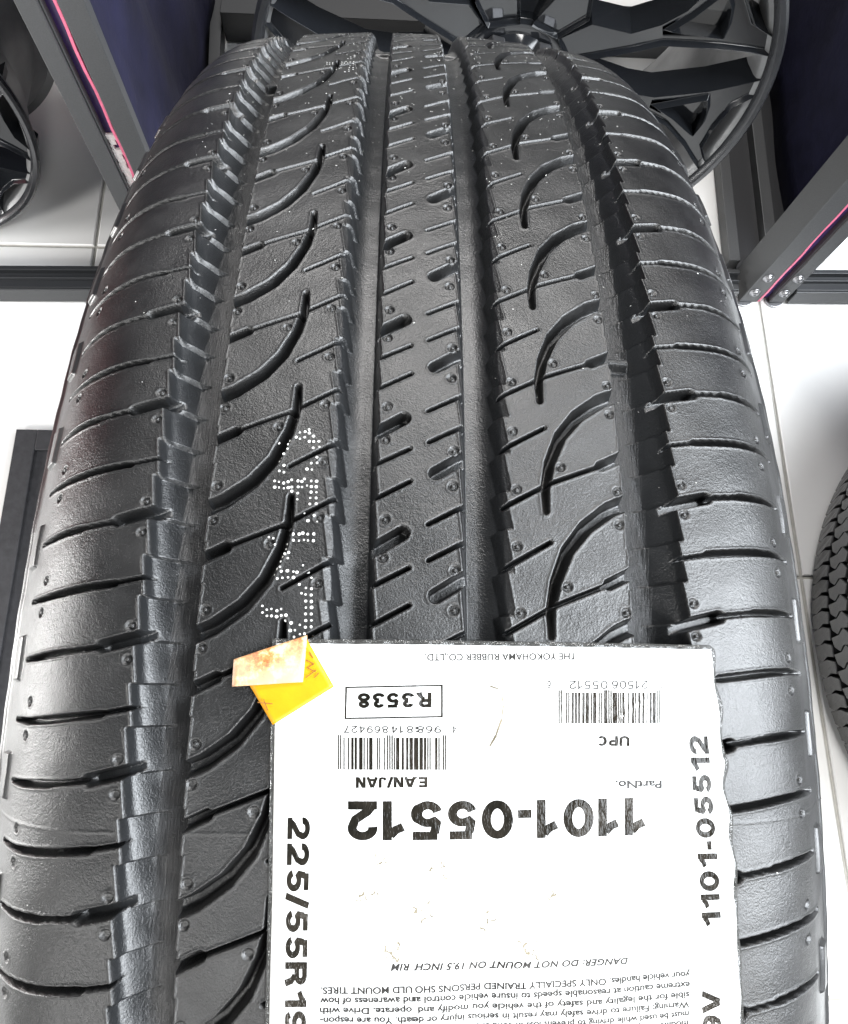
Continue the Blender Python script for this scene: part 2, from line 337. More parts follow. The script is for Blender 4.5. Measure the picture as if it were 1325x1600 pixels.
def half_depth(s, q):
    """depth in mm below the tread surface, left half (s<=0), q = phase; s and q are 2-d arrays"""
    d = np.zeros(np.broadcast(s, q).shape); s = s + 0 * q; q = q + 0 * s
    ridge = np.zeros_like(d)
    # groove beside the centre rib
    a0 = -18.95 + 1.4 * saw(q, (-.16, -.50, -.84)); a1 = a0 + 3.2
    b0 = -10.1 + 0 * q; b1 = -8.85 + .85 * saw(q, (0.0, -.40, -.705))
    u = np.clip((s + 17.0) / 5.0, 0, 1)
    g = np.minimum(.10 * np.clip((s - a0) / 1.35, 0, 1) + .52 * sstep((s - a0 - 1.25) / 1.3) + .38 * (1 - (1 - u) ** 2), sstep((b1 - s) / (b1 - b0)))
    d = np.maximum(d, 6.6 * g)
    ridge = np.maximum(ridge, np.exp(-((s - a0 + .18) / .14) ** 2) * (s < a0 + .1))
    ridge = np.maximum(ridge, np.exp(-((s - b1 - .18) / .14) ** 2) * (s > b1 - .1))
    # outer groove with its wide stepped outer wall
    fo = saw(q, (-.14, -.47, -.80))
    c0 = -54.95 + 1.2 * fo; c1 = -49.4 + 2.3 * fo
    e1 = -42.3 - 0.4 * saw(q, (-.05, -.38, -.71)); e0 = -43.9 + 0 * q
    wall = np.clip((s - c0) / (c1 - c0), 0, 1)
    wall = 0.30 * sstep(wall * 6) + 0.70 * sstep(wall)
    # shallow worn striations along the groove floor
    st = 0.10 * np.sin(s * 9.0 + 1.5 * np.sin(q * .7)) * ((s > -49.5) & (s < -46.6))
    g = np.minimum(wall, sstep((e1 - s) / (e1 - e0)))
    d = np.maximum(d, (7.8 + st) * g)
    ridge = np.maximum(ridge, np.exp(-((s - c0 + .2) / .16) ** 2) * (s < c0 + .1))
    ridge = np.maximum(ridge, np.exp(-((s - e1 - .18) / .14) ** 2) * (s > e1 - .1))
    qf = np.mod(q, 1.0) - 1.0           # (-1, 0]
    for s0, f0 in PIPS:      # shallow round seats of the vent pips
        cols = np.abs(s[0] - s0) < 2.2
        if cols.any():
            dy = (np.mod(q[:, cols] - f0 + .5, 1.0) - .5) * MM; di = np.hypot(s[:, cols] - s0, dy)
            d[:, cols] += .42 * sstep((1.1 - di) / .3) * (d[:, cols] < .3); ridge[:, cols] = np.maximum(ridge[:, cols], .6 * np.exp(-((di - 1.25) / .2) ** 2))
    for path, hw, dep, _ in STROKES:
        smin = min(p[0] for p in path) - 3; smax = max(p[0] for p in path) + 3
        cols = (s[0] > smin) & (s[0] < smax)
        if not cols.any(): continue
        S = s[:, cols]; Q = qf[:, cols]; best = np.full(S.shape, 9.0)
        qs = [p[1] for p in path]
        for k in (-1, 0, 1):
            if max(qs) + k < -1.15 or min(qs) + k > 0.15: continue
            for (pa, pb, ha, hb) in zip(path[:-1], path[1:], hw[:-1], hw[1:]):
                ax, ay = pa[0], (pa[1] + k) * MM; bx, by = pb[0], (pb[1] + k) * MM
                dx, dy = bx - ax, by - ay; L2 = dx * dx + dy * dy
                t = np.clip(((S - ax) * dx + (Q * MM - ay) * dy) / L2, 0, 1)
                dist = np.hypot(S - ax - t * dx, Q * MM - ay - t * dy) - (ha + (hb - ha) * t)
                best = np.minimum(best, dist)
        wid = 0.40 if max(hw) < 0.6 else (1.15 if len(path) == 7 else (0.62 if smax > -47 else 0.75))
        dd = (dep if max(hw) > .6 else dep * .7) * sstep((-best + 0.10) / wid)
        rr = .8 * np.exp(-((best - .20) / .22) ** 2) * (best > 0)
        d[:, cols] = np.maximum(d[:, cols], dd); ridge[:, cols] = np.maximum(ridge[:, cols], rr)
    # oblong recess low on the shoulder, one to a pitch, and a rounded rib line round the sidewall
    yy = (np.mod(q + 0.25 + .5, 1.0) - .5) * MM
    box = np.maximum(np.abs(s + 90.2) - 2.2, np.abs(yy) - 5.0)
    d = d - 0.8 * sstep(-box / .35 + .5)
    d = d - 0.21 * ridge * (d < 0.35)
    d = d - 0.8 * np.exp(-((s + 99.5) / .7) ** 2)
    return d

def depth(s_mm, t):
    """s_mm row vector, t column vector"""
    s = np.asarray(s_mm, float).reshape(1, -1); q = phase(np.asarray(t, float)).reshape(-1, 1)
    out = np.zeros((q.shape[0], s.shape[1])); l = s[0] <= 0
    if l.any(): out[:, l] = half_depth(s[:, l], q)
    if (~l).any(): out[:, ~l] = half_depth(-s[:, ~l], -q - 0.09)
    # tread wear indicator bars across the outer groove floors
    T = np.asarray(t, float).reshape(-1, 1)
    for t0, lo, hi in ((0.447, 43.6, 49.5), (0.935, 43.6, 49.5), (0.80, -49.5, -43.6), (0.93, -15.5, -9.8), (0.935, 9.8, 15.5)):
        bar = sstep(1.5 - np.abs(T - t0) / 0.0030) * ((s > lo) & (s < hi))
        out = out - bar * np.clip(out - 5.2, 0, 4)
    # mould segment joint: a hairline step round the section
    out = out - 0.12 * np.exp(-((T - 0.1645 - 0.00004 * s) / 0.0005) ** 2) * (out < .4)
    # the rubber is never dead flat
    out = out + 0.05 * np.sin(s * .33 + T * 90) + 0.04 * np.sin(T * 210 - s * .21)
    return out

def depth_at(s_mm, t): return float(depth([s_mm], [t])[0, 0])

def s_grid(a, b, base, fine, walls):
    out = [a]; s = a
    while s < b - 1e-6:
        st = fine if any(lo <= s <= hi for lo, hi in walls) else base
        s += st; out.append(min(s, b))
    if len(out) > 2 and out[-1] - out[-2] < 0.4 * fine: out.pop(-2)
    return np.array(out)

WALLS = [(-55.5, -53.5), (-44.4, -42), (-19.2, -15), (-10.4, -7.6), (7.6, 10.4), (15, 19.2), (42, 44.4), (53.5, 55.5)]
TH = np.concatenate([np.arange(-2.9, -0.5, .02), np.arange(-0.5, -0.07, .005), np.arange(-0.07, 0.70, .00072),
                     np.arange(0.70, 1.07, .0009), np.arange(1.07, 1.3, .005), np.arange(1.3, 2 * math.pi - 2.9, .02)])
TH = np.append(TH, 2 * math.pi - 2.9)
NP_ROWS = len(TH)

def skin_mesh(name, sg, th=None, off=None):
    th = TH if th is None else th
    d = depth(sg, th) if off is None else off
    X, Y, Z = surf(sg.reshape(1, -1) / 1000., th.reshape(-1, 1), -d / 1000.)
    nr, nc = X.shape
    co = np.stack([X, Y, Z], -1).reshape(-1, 3).astype(np.float32)
    i = np.arange(nr - 1).reshape(-1, 1) * nc + np.arange(nc - 1).reshape(1, -1)
    quads = np.stack([i, i + 1, i + nc + 1, i + nc], -1).reshape(-1, 4).astype(np.int32)
    me = bpy.data.meshes.new(name)
    me.vertices.add(nr * nc); me.vertices.foreach_set('co', co.ravel())
    me.loops.add(quads.size); me.loops.foreach_set('vertex_index', quads.ravel())
    me.polygons.add(len(quads)); me.polygons.foreach_set('loop_start', np.arange(0, quads.size, 4, dtype=np.int32))
    me.polygons.foreach_set('use_smooth', np.ones(len(quads), dtype=bool))
    me.update()
    if off is None:
        at_ = me.attributes.new("groove", 'FLOAT', 'POINT'); at_.data.foreach_set('value', (np.clip((d - .12) / .8, 0, 1) * (((np.abs(sg) > 7.6) & (np.abs(sg) < 18.9)) | ((np.abs(sg) > 42.2) & (np.abs(sg) < 55.2))).reshape(1, -1)).astype(np.float32).ravel())
        at_ = me.attributes.new("across", 'FLOAT', 'POINT'); at_.data.foreach_set('value', (np.zeros_like(d) + sg.reshape(1, -1)).astype(np.float32).ravel())
        at_ = me.attributes.new("along", 'FLOAT', 'POINT'); at_.data.foreach_set('value', (np.zeros_like(d) + th.reshape(-1, 1) * 365).astype(np.float32).ravel())
    return me

tyre = empty("car_tyre", TYRE_LOC)
tag(tyre, "new black road tyre standing upright in front, its grooved tread filling the picture", "tyre")
for lo, hi, base in ((-84, -46.2, .36), (-46.2, -12.4, .27), (-12.4, 12.4, .27), (12.4, 46.2, .27), (46.2, 84, .36)):
    me = skin_mesh("tread_rib", s_grid(lo, hi, base, .2, WALLS))
    rib = link_mesh("tread_rib", me, MAT['rubber'], tyre)
    rib['label'] = {-84: "shoulder rib on the left with slots", -46.2: "rib with curved horn grooves, left of centre",
                    -12.4: "narrow centre rib with short sipes", 12.4: "rib with curved horn grooves, right of centre", 46.2: "shoulder rib on the right with slots"}[lo]
for sg in (-1, 1):
    ss = np.concatenate([np.arange(84, 104, .45), np.arange(104, 212, 4), [212.0]])
    ss = -ss[::-1] if sg < 0 else ss
    thc = TH[::3] if TH[::3][-1] == TH[-1] else np.append(TH[::3], TH[-1])
    me = skin_mesh("sidewall", ss, TH)
    link_mesh("sidewall", me, MAT['rubber_side'], tyre)
# the inside of the casing
ss = np.concatenate([np.arange(-212, 212, 8), [212.0]]); thc = np.linspace(-2.9, 2 * math.pi - 2.9, 140)
o = link_mesh("inner_liner", skin_mesh("inner_liner", ss, thc, np.full((140, len(ss)), 11.0)), MAT['rubber_side'], tyre)

# vent pips: small moulded rings with a cut rubber stub
def pip_mesh():
    bm = bmesh.new(); n = 12; rings = []
    for r, z in ((1.0, -.50), (.85, -.36), (.68, -.36), (0.62, -.44), (0.42, -.42), (0.38, .10), (0.28, .22), (.1, .25)):
        rings.append([bm.verts.new((r * math.cos(2 * math.pi * i / n) / 1000, r * math.sin(2 * math.pi * i / n) / 1000, z / 1000)) for i in range(n)])
    for a, b in zip(rings[:-1], rings[1:]):
        for i in range(n): bm.faces.new((a[i], a[(i + 1) % n], b[(i + 1) % n], b[i]))
    bm.faces.new(rings[-1])
    me = bpy.data.meshes.new("vent_pip"); bm.to_mesh(me); bm.free(); me.materials.append(MAT['rubber']); me.shade_smooth(); return me
PIP = pip_mesh()
def frame_at(s_mm, t, off):
    p = P3(s_mm, t, off); e = 0.2
    u = (P3(s_mm + e, t, off) - P3(s_mm - e, t, off)).normalized()
    v = (P3(s_mm, t + .001, off) - P3(s_mm, t - .001, off)).normalized()
    w = u.cross(v).normalized(); v = w.cross(u)
    if (p - Vector((0, 0, R))).dot(w) < 0: w = -w; v = -v
    return Matrix(((u.x, v.x, w.x, p.x), (u.y, v.y, w.y, p.y), (u.z, v.z, w.z, p.z), (0, 0, 0, 1)))
npip = 0
for k in range(-3, 8):
    for s, f in PIPS:
        for side in (-1, 1):
            if side < 0: S, q = s, f + k
            else: S, q = -s, -(f - k) - .09
            if npip >= 290: break
            o = bpy.data.objects.new("vent_pip", PIP); COL.objects.link(o); o.parent = tyre
            t = theta(q)
            m = frame_at(S, t, -0.02)
            m = m @ Matrix.Rotation(rng.uniform(0, 6.28), 4, 'Z') @ Matrix.Diagonal((1, 1, rng.uniform(.75, 1.25), 1)) @ Matrix.Rotation(rng.uniform(-.15, .15), 4, 'X')
            o.matrix_local = m; npip += 1

# dotted white ink characters printed across the inner rib
dots = MB()
def add_dot(s, t, r):
    d = depth_at(s, t)
    m = frame_at(s, t, -d + .05); n = 10
    k = 1 + rng.uniform(-.12, .12)
    vs = [m @ Vector((r * k * math.cos(2 * math.pi * i / n + .3) / 1000, r * math.sin(2 * math.pi * i / n + .3) / 1000, 0)) for i in range(n)]
    vs += [v + m.to_3x3() @ Vector((0, 0, .00004)) for v in vs]
    dots.add(vs, [tuple(range(n, 2 * n))] + [(i, (i + 1) % n, n + (i + 1) % n, n + i) for i in range(n)])
for s, t in DOTS: add_dot(s, t, rng.choice((.21, .27, .32)))
for s, t in DOTS[22:58]: add_dot(s + .3, .800 + (t - .345) * 1.6, .20)
o = dots.build("printed_characters", MAT['dotpaint'], tyre)
o['label'] = "dotted white ink characters running along the tread"; o['kind'] = 'stuff'
# scattered crumbs of rubber and dust lying on the far part of the tread
crumbs = MB()
for i in range(800):
    t = 1.02 - abs(rng.gauss(0, .26)); s = rng.uniform(-60, 60)
    if t < .2: continue
    d = depth_at(s, t) if abs(abs(s) - 13) < 6 or abs(abs(s) - 48) < 7 else 0.03
    m = frame_at(s, t, -d + .05); r = rng.uniform(.03, .13) * (.6 + .5 * min(1, t)); L = r * rng.uniform(1, 3.0); a = rng.uniform(0, 3.1)
    ca, sa = math.cos(a), math.sin(a)
    pts = [(-L, -r, 0), (L, -r, 0), (L, r, 0), (-L, r, 0), (0, 0, .12)]
    vs = [m @ Vector(((x * ca - y * sa) / 1000, (x * sa + y * ca) / 1000, z / 1000)) for x, y, z in pts]
    crumbs.add(vs, [(0, 1, 4), (1, 2, 4), (2, 3, 4), (3, 0, 4)])
o = crumbs.build("rubber_crumbs", simple('pale_dust', (.45, .45, .43), .8, 0, .2), tyre); o['kind'] = 'stuff'

# ------------------------------------------------------------------ paper label stuck over the tread
def lab_edge_r(t):    # right edge of the paper, slightly ragged, mm
    return np.interp(t, [-.2, .111, .133, .148, .1865, .226, .2575, .2600], [61.0, 60.0, 59.5, 59.5, 58.8, 58.5, 58.1, 57.2]) + .22 * np.sin(t * 260) * (t < .2)
def lab_edge_l(t):
    return np.interp(t, [-.2, .0755, .134, .189, .26], [-25.6, -25.2, -25.4, -25.9, -26.9])
LAB_T0, LAB_T1 = -.17, .2575
def lab_off(s, t):
    """height of the label above the tread, mm"""
    s = np.asarray(s, float); t = np.asarray(t, float)
    o = 0.75 + .10 * np.sin(s * .16 + t * 31) + .07 * np.sin(s * .42 - t * 70)
    for c, w in ((-12.4, 4.0), (12.4, 4.0), (48.5, 6.0)):
        o = o - .28 * np.exp(-((s - c) / w) ** 2)
    er = np.clip((s - 54) / 6, 0, 1) ** 2
    o = o + er * (.55 + .45 * np.sin(t * 230) + .25 * np.sin(t * 90 + 1))
    et = np.clip((t - .250) / .008, 0, 1) ** 2
    o = o + et * (.25 + .2 * np.sin(s * .6) + .15 * np.sin(s * 1.7))
    # a few short creases
    for cs, ct, ang, ln, hgt in ((15.2, .2290, 1.5, 4.2, .35), (14.9, .212, 1.1, 3.5, .3), (40, .224, .6, 5, .25), (-5, .118, 1.2, 5, .25), (22, .108, .5, 6, .22)):
        ds = s - cs; dt = (t - ct) * 365
        u = ds * np.cos(ang) + dt * np.sin(ang); v = -ds * np.sin(ang) + dt * np.cos(ang)
        o = o + hgt * np.exp(-(v / .45) ** 2) * np.exp(-(u / ln) ** 4)
    return np.maximum(o, .16)

def sheet(nu, nt, lo, hi, t0, t1, thick, extra=0.0):
    """closed thin sheet that follows lab_off"""
    tt = np.linspace(t0, t1, nt).reshape(-1, 1); u = np.linspace(0, 1, nu).reshape(1, -1)
    S = lo(tt) + (hi(tt) - lo(tt)) * u; T = tt + 0 * u
    off = lab_off(S, T) + extra
    vs = []
    for k in (0, 1):
        X, Y, Z = surf(S / 1000, T, (off + (0 if k == 0 else -thick)) / 1000)
        vs.append(np.stack([X, Y, Z], -1).reshape(-1, 3))
    V = np.concatenate(vs); n = nu * nt; F = []
    for i in range(nt - 1):
        for j in range(nu - 1):
            a = i * nu + j; F.append((a, a + 1, a + nu + 1, a + nu)); F.append((n + a, n + a + nu, n + a + nu + 1, n + a + 1))
    rim = [j for j in range(nu)] + [i * nu + nu - 1 for i in range(1, nt)] + [(nt - 1) * nu + j for j in range(nu - 2, -1, -1)] + [i * nu for i in range(nt - 2, 0, -1)]
    for a, b in zip(rim, rim[1:] + rim[:1]): F.append((b, a, n + a, n + b))
    return V, F

m, nt, b = new_mat("glossy_label_paper")
n1 = noise(nt, 24, 6, .7)
r = ramp(nt, n1.outputs[0], [(0.3, (.66, .66, .645)), (.6, (.60, .60, .59)), (.85, (.52, .51, .49))])
sp = noise(nt, 320, 3, .75); rs = ramp(nt, sp.outputs[0], [(.715, g3(0)), (.75, g3(1))])
pt = noise(nt, 40, 2, .5); rp = ramp(nt, pt.outputs[0], [(.5, g3(0)), (.62, g3(1))])
mu = N(nt, 'ShaderNodeMath', operation='MULTIPLY'); nt.links.new(rs.outputs[0], mu.inputs[0]); nt.links.new(rp.outputs[0], mu.inputs[1])
mx = N(nt, 'ShaderNodeMix', data_type='RGBA'); nt.links.new(mu.outputs[0], mx.inputs[0]); nt.links.new(r.outputs[0], mx.inputs[6]); mx.inputs[7].default_value = (.14, .11, .06, 1)
nt.links.new(mx.outputs[2], b.inputs['Base Color']); b.inputs['Roughness'].default_value = .3
b.inputs['Specular IOR Level'].default_value = .4
MAT['paper'] = m
m, nt, b = new_mat("clear_label_film")
out = nt.nodes['Material Output']; tr = N(nt, 'ShaderNodeBsdfTransparent'); tr.inputs[0].default_value = (.72, .72, .72, 1)
mix = N(nt, 'ShaderNodeMixShader'); mix.inputs[0].default_value = .30
b.inputs['Base Color'].default_value = (.11, .11, .105, 1); b.inputs['Roughness'].default_value = .12; b.inputs['Specular IOR Level'].default_value = 1.0
nn = noise(nt, 130, 5, .7); bump(nt, b, nn.outputs[0], 1.0, .0012)
nt.links.new(tr.outputs[0], mix.inputs[1]); nt.links.new(b.outputs[0], mix.inputs[2]); nt.links.new(mix.outputs[0], out.inputs['Surface'])
MAT['film'] = m
def ink(name, wear):
    m, nt, b = new_mat(name)
    nn = noise(nt, 75, 6, .72)
    r = ramp(nt, nn.outputs[0], [(.40, (.008, .0075, .006)), (.60, (.022, .019, .015)), (.72, (.07, .065, .058))])
    wr = noise(nt, 170, 5, .75); r2 = ramp(nt, wr.outputs[0], [(wear, g3(0)), (wear + .03, g3(1))])
    mx = N(nt, 'ShaderNodeMix', data_type='RGBA'); nt.links.new(r2.outputs[0], mx.inputs[0]); nt.links.new(r.outputs[0], mx.inputs[6]); mx.inputs[7].default_value = (.75, .75, .72, 1)
    nt.links.new(mx.outputs[2], b.inputs['Base Color']); b.inputs['Roughness'].default_value = .16; b.inputs['Specular IOR Level'].default_value = .16
    n2 = noise(nt, 95, 6, .7, stretch=(1, .35, 1)); bump(nt, b, n2.outputs[0], .8, .0016)
    return m
MAT['ink'] = ink("black_foil_ink", .74)
MAT['ink_small'] = simple('thin_black_print', (.022, .021, .02), .4, 0, .2, 200, .5)
MAT['ink_big'] = ink("shiny_foil_ink", .73)
MAT['ink_worn'] = ink("scuffed_foil_ink", .72)

label = empty("tyre_label", tuple(P3(16, .13, .6)))
tag(label, "white rectangular paper label printed upside down, stuck across the tread at the lower edge", "label")
V, F = sheet(150, 230, lambda t: lab_edge_l(t), lambda t: lab_edge_r(t), LAB_T0, LAB_T1, .07)
link_mesh("paper_sheet", mesh_from("paper_sheet", V, F), MAT['paper'], label, True)
V, F = sheet(150, 230, lambda t: lab_edge_l(t) - .75, lambda t: lab_edge_r(t) + .65 + .2 * np.sin(t * 200), LAB_T0 - .003, LAB_T1 + .0024, .05, -.10)
link_mesh("clear_film", mesh_from("clear_film", V, F), MAT['film'], label, True)

def bil(P0, P1, H0, H1, u, v):
    s = (P0[0] * (1 - u) + P1[0] * u) * (1 - v) + (H0[0] * (1 - u) + H1[0] * u) * v
    t = (P0[1] * (1 - u) + P1[1] * u) * (1 - v) + (H0[1] * (1 - u) + H1[1] * u) * v
    return s, t

def place2d(me, mapf, off=.07):
    n = len(me.vertices); co = np.zeros(n * 3); me.vertices.foreach_get('co', co); co = co.reshape(-1, 3)
    s, t = mapf(co[:, 0], co[:, 1])
    X, Y, Z = surf(s / 1000, t, (lab_off(s, t) + off) / 1000)
    me.vertices.foreach_set('co', np.stack([X, Y, Z], -1).ravel()); me.update()

def print_text(txt, P0, P1, H0, H1, bold, ital):
    cu = bpy.data.curves.new("printed_text", 'FONT'); cu.body = txt; cu.size = 1.0; cu.resolution_u = 4
    cu.offset = (0.014, .026, .03, .036)[bold]
    if bold >= 2: cu.space_character = 1.06
    if ital: cu.shear = .25
    o = bpy.data.objects.new("tmp", cu); COL.objects.link(o)
    dg = bpy.context.evaluated_depsgraph_get(); dg.update()
    me = bpy.data.meshes.new_from_object(o.evaluated_get(dg))
    bpy.data.objects.remove(o); bpy.data.curves.remove(cu)
    n = len(me.vertices); co = np.zeros(n * 3); me.vertices.foreach_get('co', co); co = co.reshape(-1, 3)
    x0, x1 = co[:, 0].min(), co[:, 0].max()
    cap = 0.729
    # cut long strokes so that they bend with the sheet
    bm = bmesh.new(); bm.from_mesh(me)
    if bold >= 2:
        for _ in range(2):
            le = [e for e in bm.edges if e.calc_length() > .22]
            if le: bmesh.ops.subdivide_edges(bm, edges=le, cuts=1)
        bmesh.ops.triangulate(bm, faces=bm.faces)
    bm.to_mesh(me); bm.free()
    place2d(me, lambda x, y: bil(P0, P1, H0, H1, (x - x0) / (x1 - x0), y / cap))
    me.name = "printed_text"; me.materials.clear()
    big = bold == 3
    o = link_mesh("printed_text", me, MAT['ink_small'], label)
    o['label'] = "printed line reading " + txt if len(txt) < 30 else "line of small warning print"
    return o

# stroke-built grotesque letters for the big print: every stroke is a ribbon of constant width
def arc(cx, cy, rx, ry, a0, a1, n=18):
    return [(cx + rx * math.cos(math.radians(a0 + (a1 - a0) * i / n)), cy + ry * math.sin(math.radians(a0 + (a1 - a0) * i / n))) for i in range(n + 1)]
def glyph(c, t):
    h = t / 2; T = 1 - h
    if c == '0': return .74, [arc(.37, .5, .37 - h, .5 - h, 90, 450, 30)]
    if c == '1': return .56, [[(.44, 0), (.44, 1)], [(.07, .66), (.24, .74), (.37, .88)]]
    if c == '2': return .72, [arc(.36, .69, .35 - h, .31 - h, 190, -25, 20) + [(.53, .47), (.24, .26), (.135, .13), (.12, t * .9)], [(.02, h), (.70, h)]]
    if c == '3': return .72, [arc(.34, .735, .30 - h, .265 - h, 175, -95, 18), arc(.34, .285, .35 - h, .285 - h, 95, -175, 20)]
    if c == '4': return .72, [[(.50, 0), (.50, 1)], [(.50, .93), (.08, .34)], [(.04, .27), (.70, .27)]]
    if c == '5': return .72, [[(.20, T - h * .6), (.15, .53)] + arc(.36, .335, .345 - h, .335 - h, 135, -165, 24), [(.13, T), (.66, T)]]
    if c == '6': return .72, [arc(.36, .33, .35 - h, .33 - h, 0, 360, 26), [(.36 - .35 + h, .36), (.13, .62), (.22, .84), (.37, T), (.53, .88), (.60, .76)]]
    if c == '7': return .70, [[(.03, T), (.67, T)], [(.60, T - h), (.40, .6), (.25, 0)]]
    if c == '8': return .72, [arc(.36, .74, .30 - h, .26 - h, 0, 360, 24), arc(.36, .285, .35 - h, .285 - h, 0, 360, 26)]
    if c == '9': return .72, [arc(.36, .67, .35 - h, .33 - h, 0, 360, 26), [(.71 - h, .64), (.59, .38), (.50, .16), (.35, h), (.19, .12), (.12, .24)]]
    if c == 'R': return .76, [[(h, 0), (h, 1)], [(t * .9, T), (.42, T)] + arc(.44, .715, .25 - h + .02, .285 - h, 80, -80, 12) + [(.42, .43 + h), (t * .9, .43 + h)], [(.42, .44), (.58, .30), (.66, 0)]]
    if c == 'V': return .76, [[(.07, 1), (.36, .05)], [(.69, 1), (.40, .05)]]
    if c == 'E': return .66, [[(h, 0), (h, 1)], [(t * .9, T), (.64, T)], [(t * .9, .52), (.60, .52)], [(t * .9, h), (.66, h)]]
    if c == 'A': return .78, [[(.06, 0), (.36, .97)], [(.72, 0), (.42, .97)], [(.20, .27), (.58, .27)]]
    if c == 'N': return .74, [[(h, 0), (h, 1)], [(.74 - h, 0), (.74 - h, 1)], [(t * .8, .95), (.74 - t * .8, .05)]]
    if c == 'J': return .58, [[(.58 - h, 1), (.58 - h, .30), (.50 - h * .5, .13), (.30, h), (.13, .12), (h, .32)]]
    if c == 'U': return .74, [[(h, 1), (h, .34)] + arc(.37, .34, .37 - h, .34 - h, 185, 355, 12) + [(.74 - h, .34), (.74 - h, 1)]]
    if c == 'P': return .70, [[(h, 0), (h, 1)], [(t * .9, T), (.40, T)] + arc(.42, .70, .27 - h, .30 - h, 80, -80, 12) + [(.40, .40 + h), (t * .9, .40 + h)]]
    if c == 'C': return .74, [arc(.38, .5, .37 - h, .5 - h, 48, 312, 26)]
    if c == '/': return .34, [[(0.02, -.02), (.32, 1.02)]]
    if c == '-': return .36, [[(.02, .36), (.34, .36)]]
    return .3, []
def ribbon(pts, t):
    out = []; n = len(pts)
    closed = math.hypot(pts[0][0] - pts[-1][0], pts[0][1] - pts[-1][1]) < 1e-6
    if not closed:      # cut long straight runs so that they bend with the sheet
        q = [pts[0]]
        for a, b in zip(pts[:-1], pts[1:]):
            k = max(1, int(math.hypot(b[0] - a[0], b[1] - a[1]) / .2))
            q += [(a[0] + (b[0] - a[0]) * i / k, a[1] + (b[1] - a[1]) * i / k) for i in range(1, k + 1)]
        pts = q; n = len(pts)
    for i, (x, y) in enumerate(pts):
        if closed: a, b = pts[(i - 1) % (n - 1)], pts[(i + 1) % (n - 1)]
        else: a, b = pts[max(i - 1, 0)], pts[min(i + 1, n - 1)]
        dx, dy = b[0] - a[0], b[1] - a[1]; L = math.hypot(dx, dy) or 1
        out.append(((x - dy / L * t / 2, y + dx / L * t / 2), (x + dy / L * t / 2, y - dx / L * t / 2)))
    return out
def print_strokes(txt, P0, P1, H0, H1, t, gap, mat):
    vs, fs = [], []; x = 0.0
    for c in txt:
        w, rs = glyph(c, t)
        for k, r in enumerate(rs):
            rb = ribbon(r, t); b = len(vs)
            for p, q in rb: vs += [(x + p[0], p[1], k * .006), (x + q[0], q[1], k * .006)]
            for i in range(len(rb) - 1): fs.append((b + 2 * i, b + 2 * i + 1, b + 2 * i + 3, b + 2 * i + 2))
        x += w + gap
    W = x - gap
    me = mesh_from("printed_text", vs, fs)
    lift = np.array([v[2] for v in vs])
    place2d(me, lambda X, Y: bil(P0, P1, H0, H1, X / W, Y), .07 + lift)
    o = link_mesh("printed_text", me, mat, label); o['label'] = "printed line reading " + txt

for t in TEXTS:
    if all(c in "0123456789RVEANJUPC-/" for c in t[0]):
        big = t[0] in ("1101-05512", "225/55R19", "99V", "R3538", "EAN/JAN", "UPC")
        print_strokes(*t[:5], .215 if t[5] == 3 else (.22 if big else .13), .10 if big else .16, MAT['ink_small'] if not big else MAT['ink'] if t[0] in ("225/55R19", "R3538", "EAN/JAN") else (MAT['ink_big'] if big else MAT['ink_worn']))
    else: print_text(*t)

def bars_object(name, quads, P0, P1, H0, H1, mat):
    vs, fs = [], []
    for (a, b_, v0, v1) in quads:
        n = max(2, int((v1 - v0) * 6) + 1); nu = max(2, int((b_ - a) * 14) + 1)
        base = len(vs)
        for j in range(n):
            for i in range(nu): vs.append((a + (b_ - a) * i / (nu - 1), v0 + (v1 - v0) * j / (n - 1), 0))
        for j in range(n - 1):
            for i in range(nu - 1):
                k = base + j * nu + i; fs.append((k, k + 1, k + nu + 1, k + nu))
    me = mesh_from(name, vs, fs)
    place2d(me, lambda x, y: bil(P0, P1, H0, H1, x, y), .075)
    return link_mesh(name, me, mat, label)
Lc = ["0001101", "0011001", "0010011", "0111101", "0100011", "0110001", "0101111", "0111011", "0110111", "0001011"]
Gc = ["0100111", "0110011", "0011011", "0100001", "0011101", "0111001", "0000101", "0010001", "0001001", "0010111"]
Rc = ["1110010", "1100110", "1101100", "1000010", "1011100", "1001110", "1010000", "1000100", "1001000", "1110100"]
PAR = ["LLLLLL", "LLGLGG", "LLGGLG", "LLGGGL", "LGLLGG", "LGGLLG", "LGGGLL", "LGLGLG", "LGLGGL", "LGGLGL"]
def ean_bits(c):
    p = PAR[int(c[0])]
    return "101" + "".join((Lc if p[i] == 'L' else Gc)[int(c[1 + i])] for i in range(6)) + "01010" + "".join(Rc[int(x)] for x in c[7:]) + "101"
def bar_quads(bits):
    out = []; n = len(bits); i = 0
    while i < n:
        if bits[i] == '1':
            j = i
            while j < n and bits[j] == '1': j += 1
            guard = i < 3 or i >= n - 3 or 44 < i < 51
            out.append((i / n, (j + .12) / n, -.08 if guard else 0, 1.0)); i = j
        else: i += 1
    return out
# printed bars run from the first digit on the right to the last on the left
def flip(q): return q
bars_object("barcode", bar_quads(ean_bits("4968814869427")), *[EAN[i] for i in (0, 1, 2, 3)], MAT['ink'])
bars_object("barcode", bar_quads(ean_bits("0721506055126")), *[UPCB[i] for i in (0, 1, 2, 3)], MAT['ink_worn'])
w = .018; h = .045
bars_object("printed_frame", [(0, 1, 0, h), (0, 1, 1 - h, 1), (0, w, h, 1 - h), (1 - w, 1, h, 1 - h)], BOX[1], BOX[0], BOX[2], BOX[3], MAT['ink_worn'])
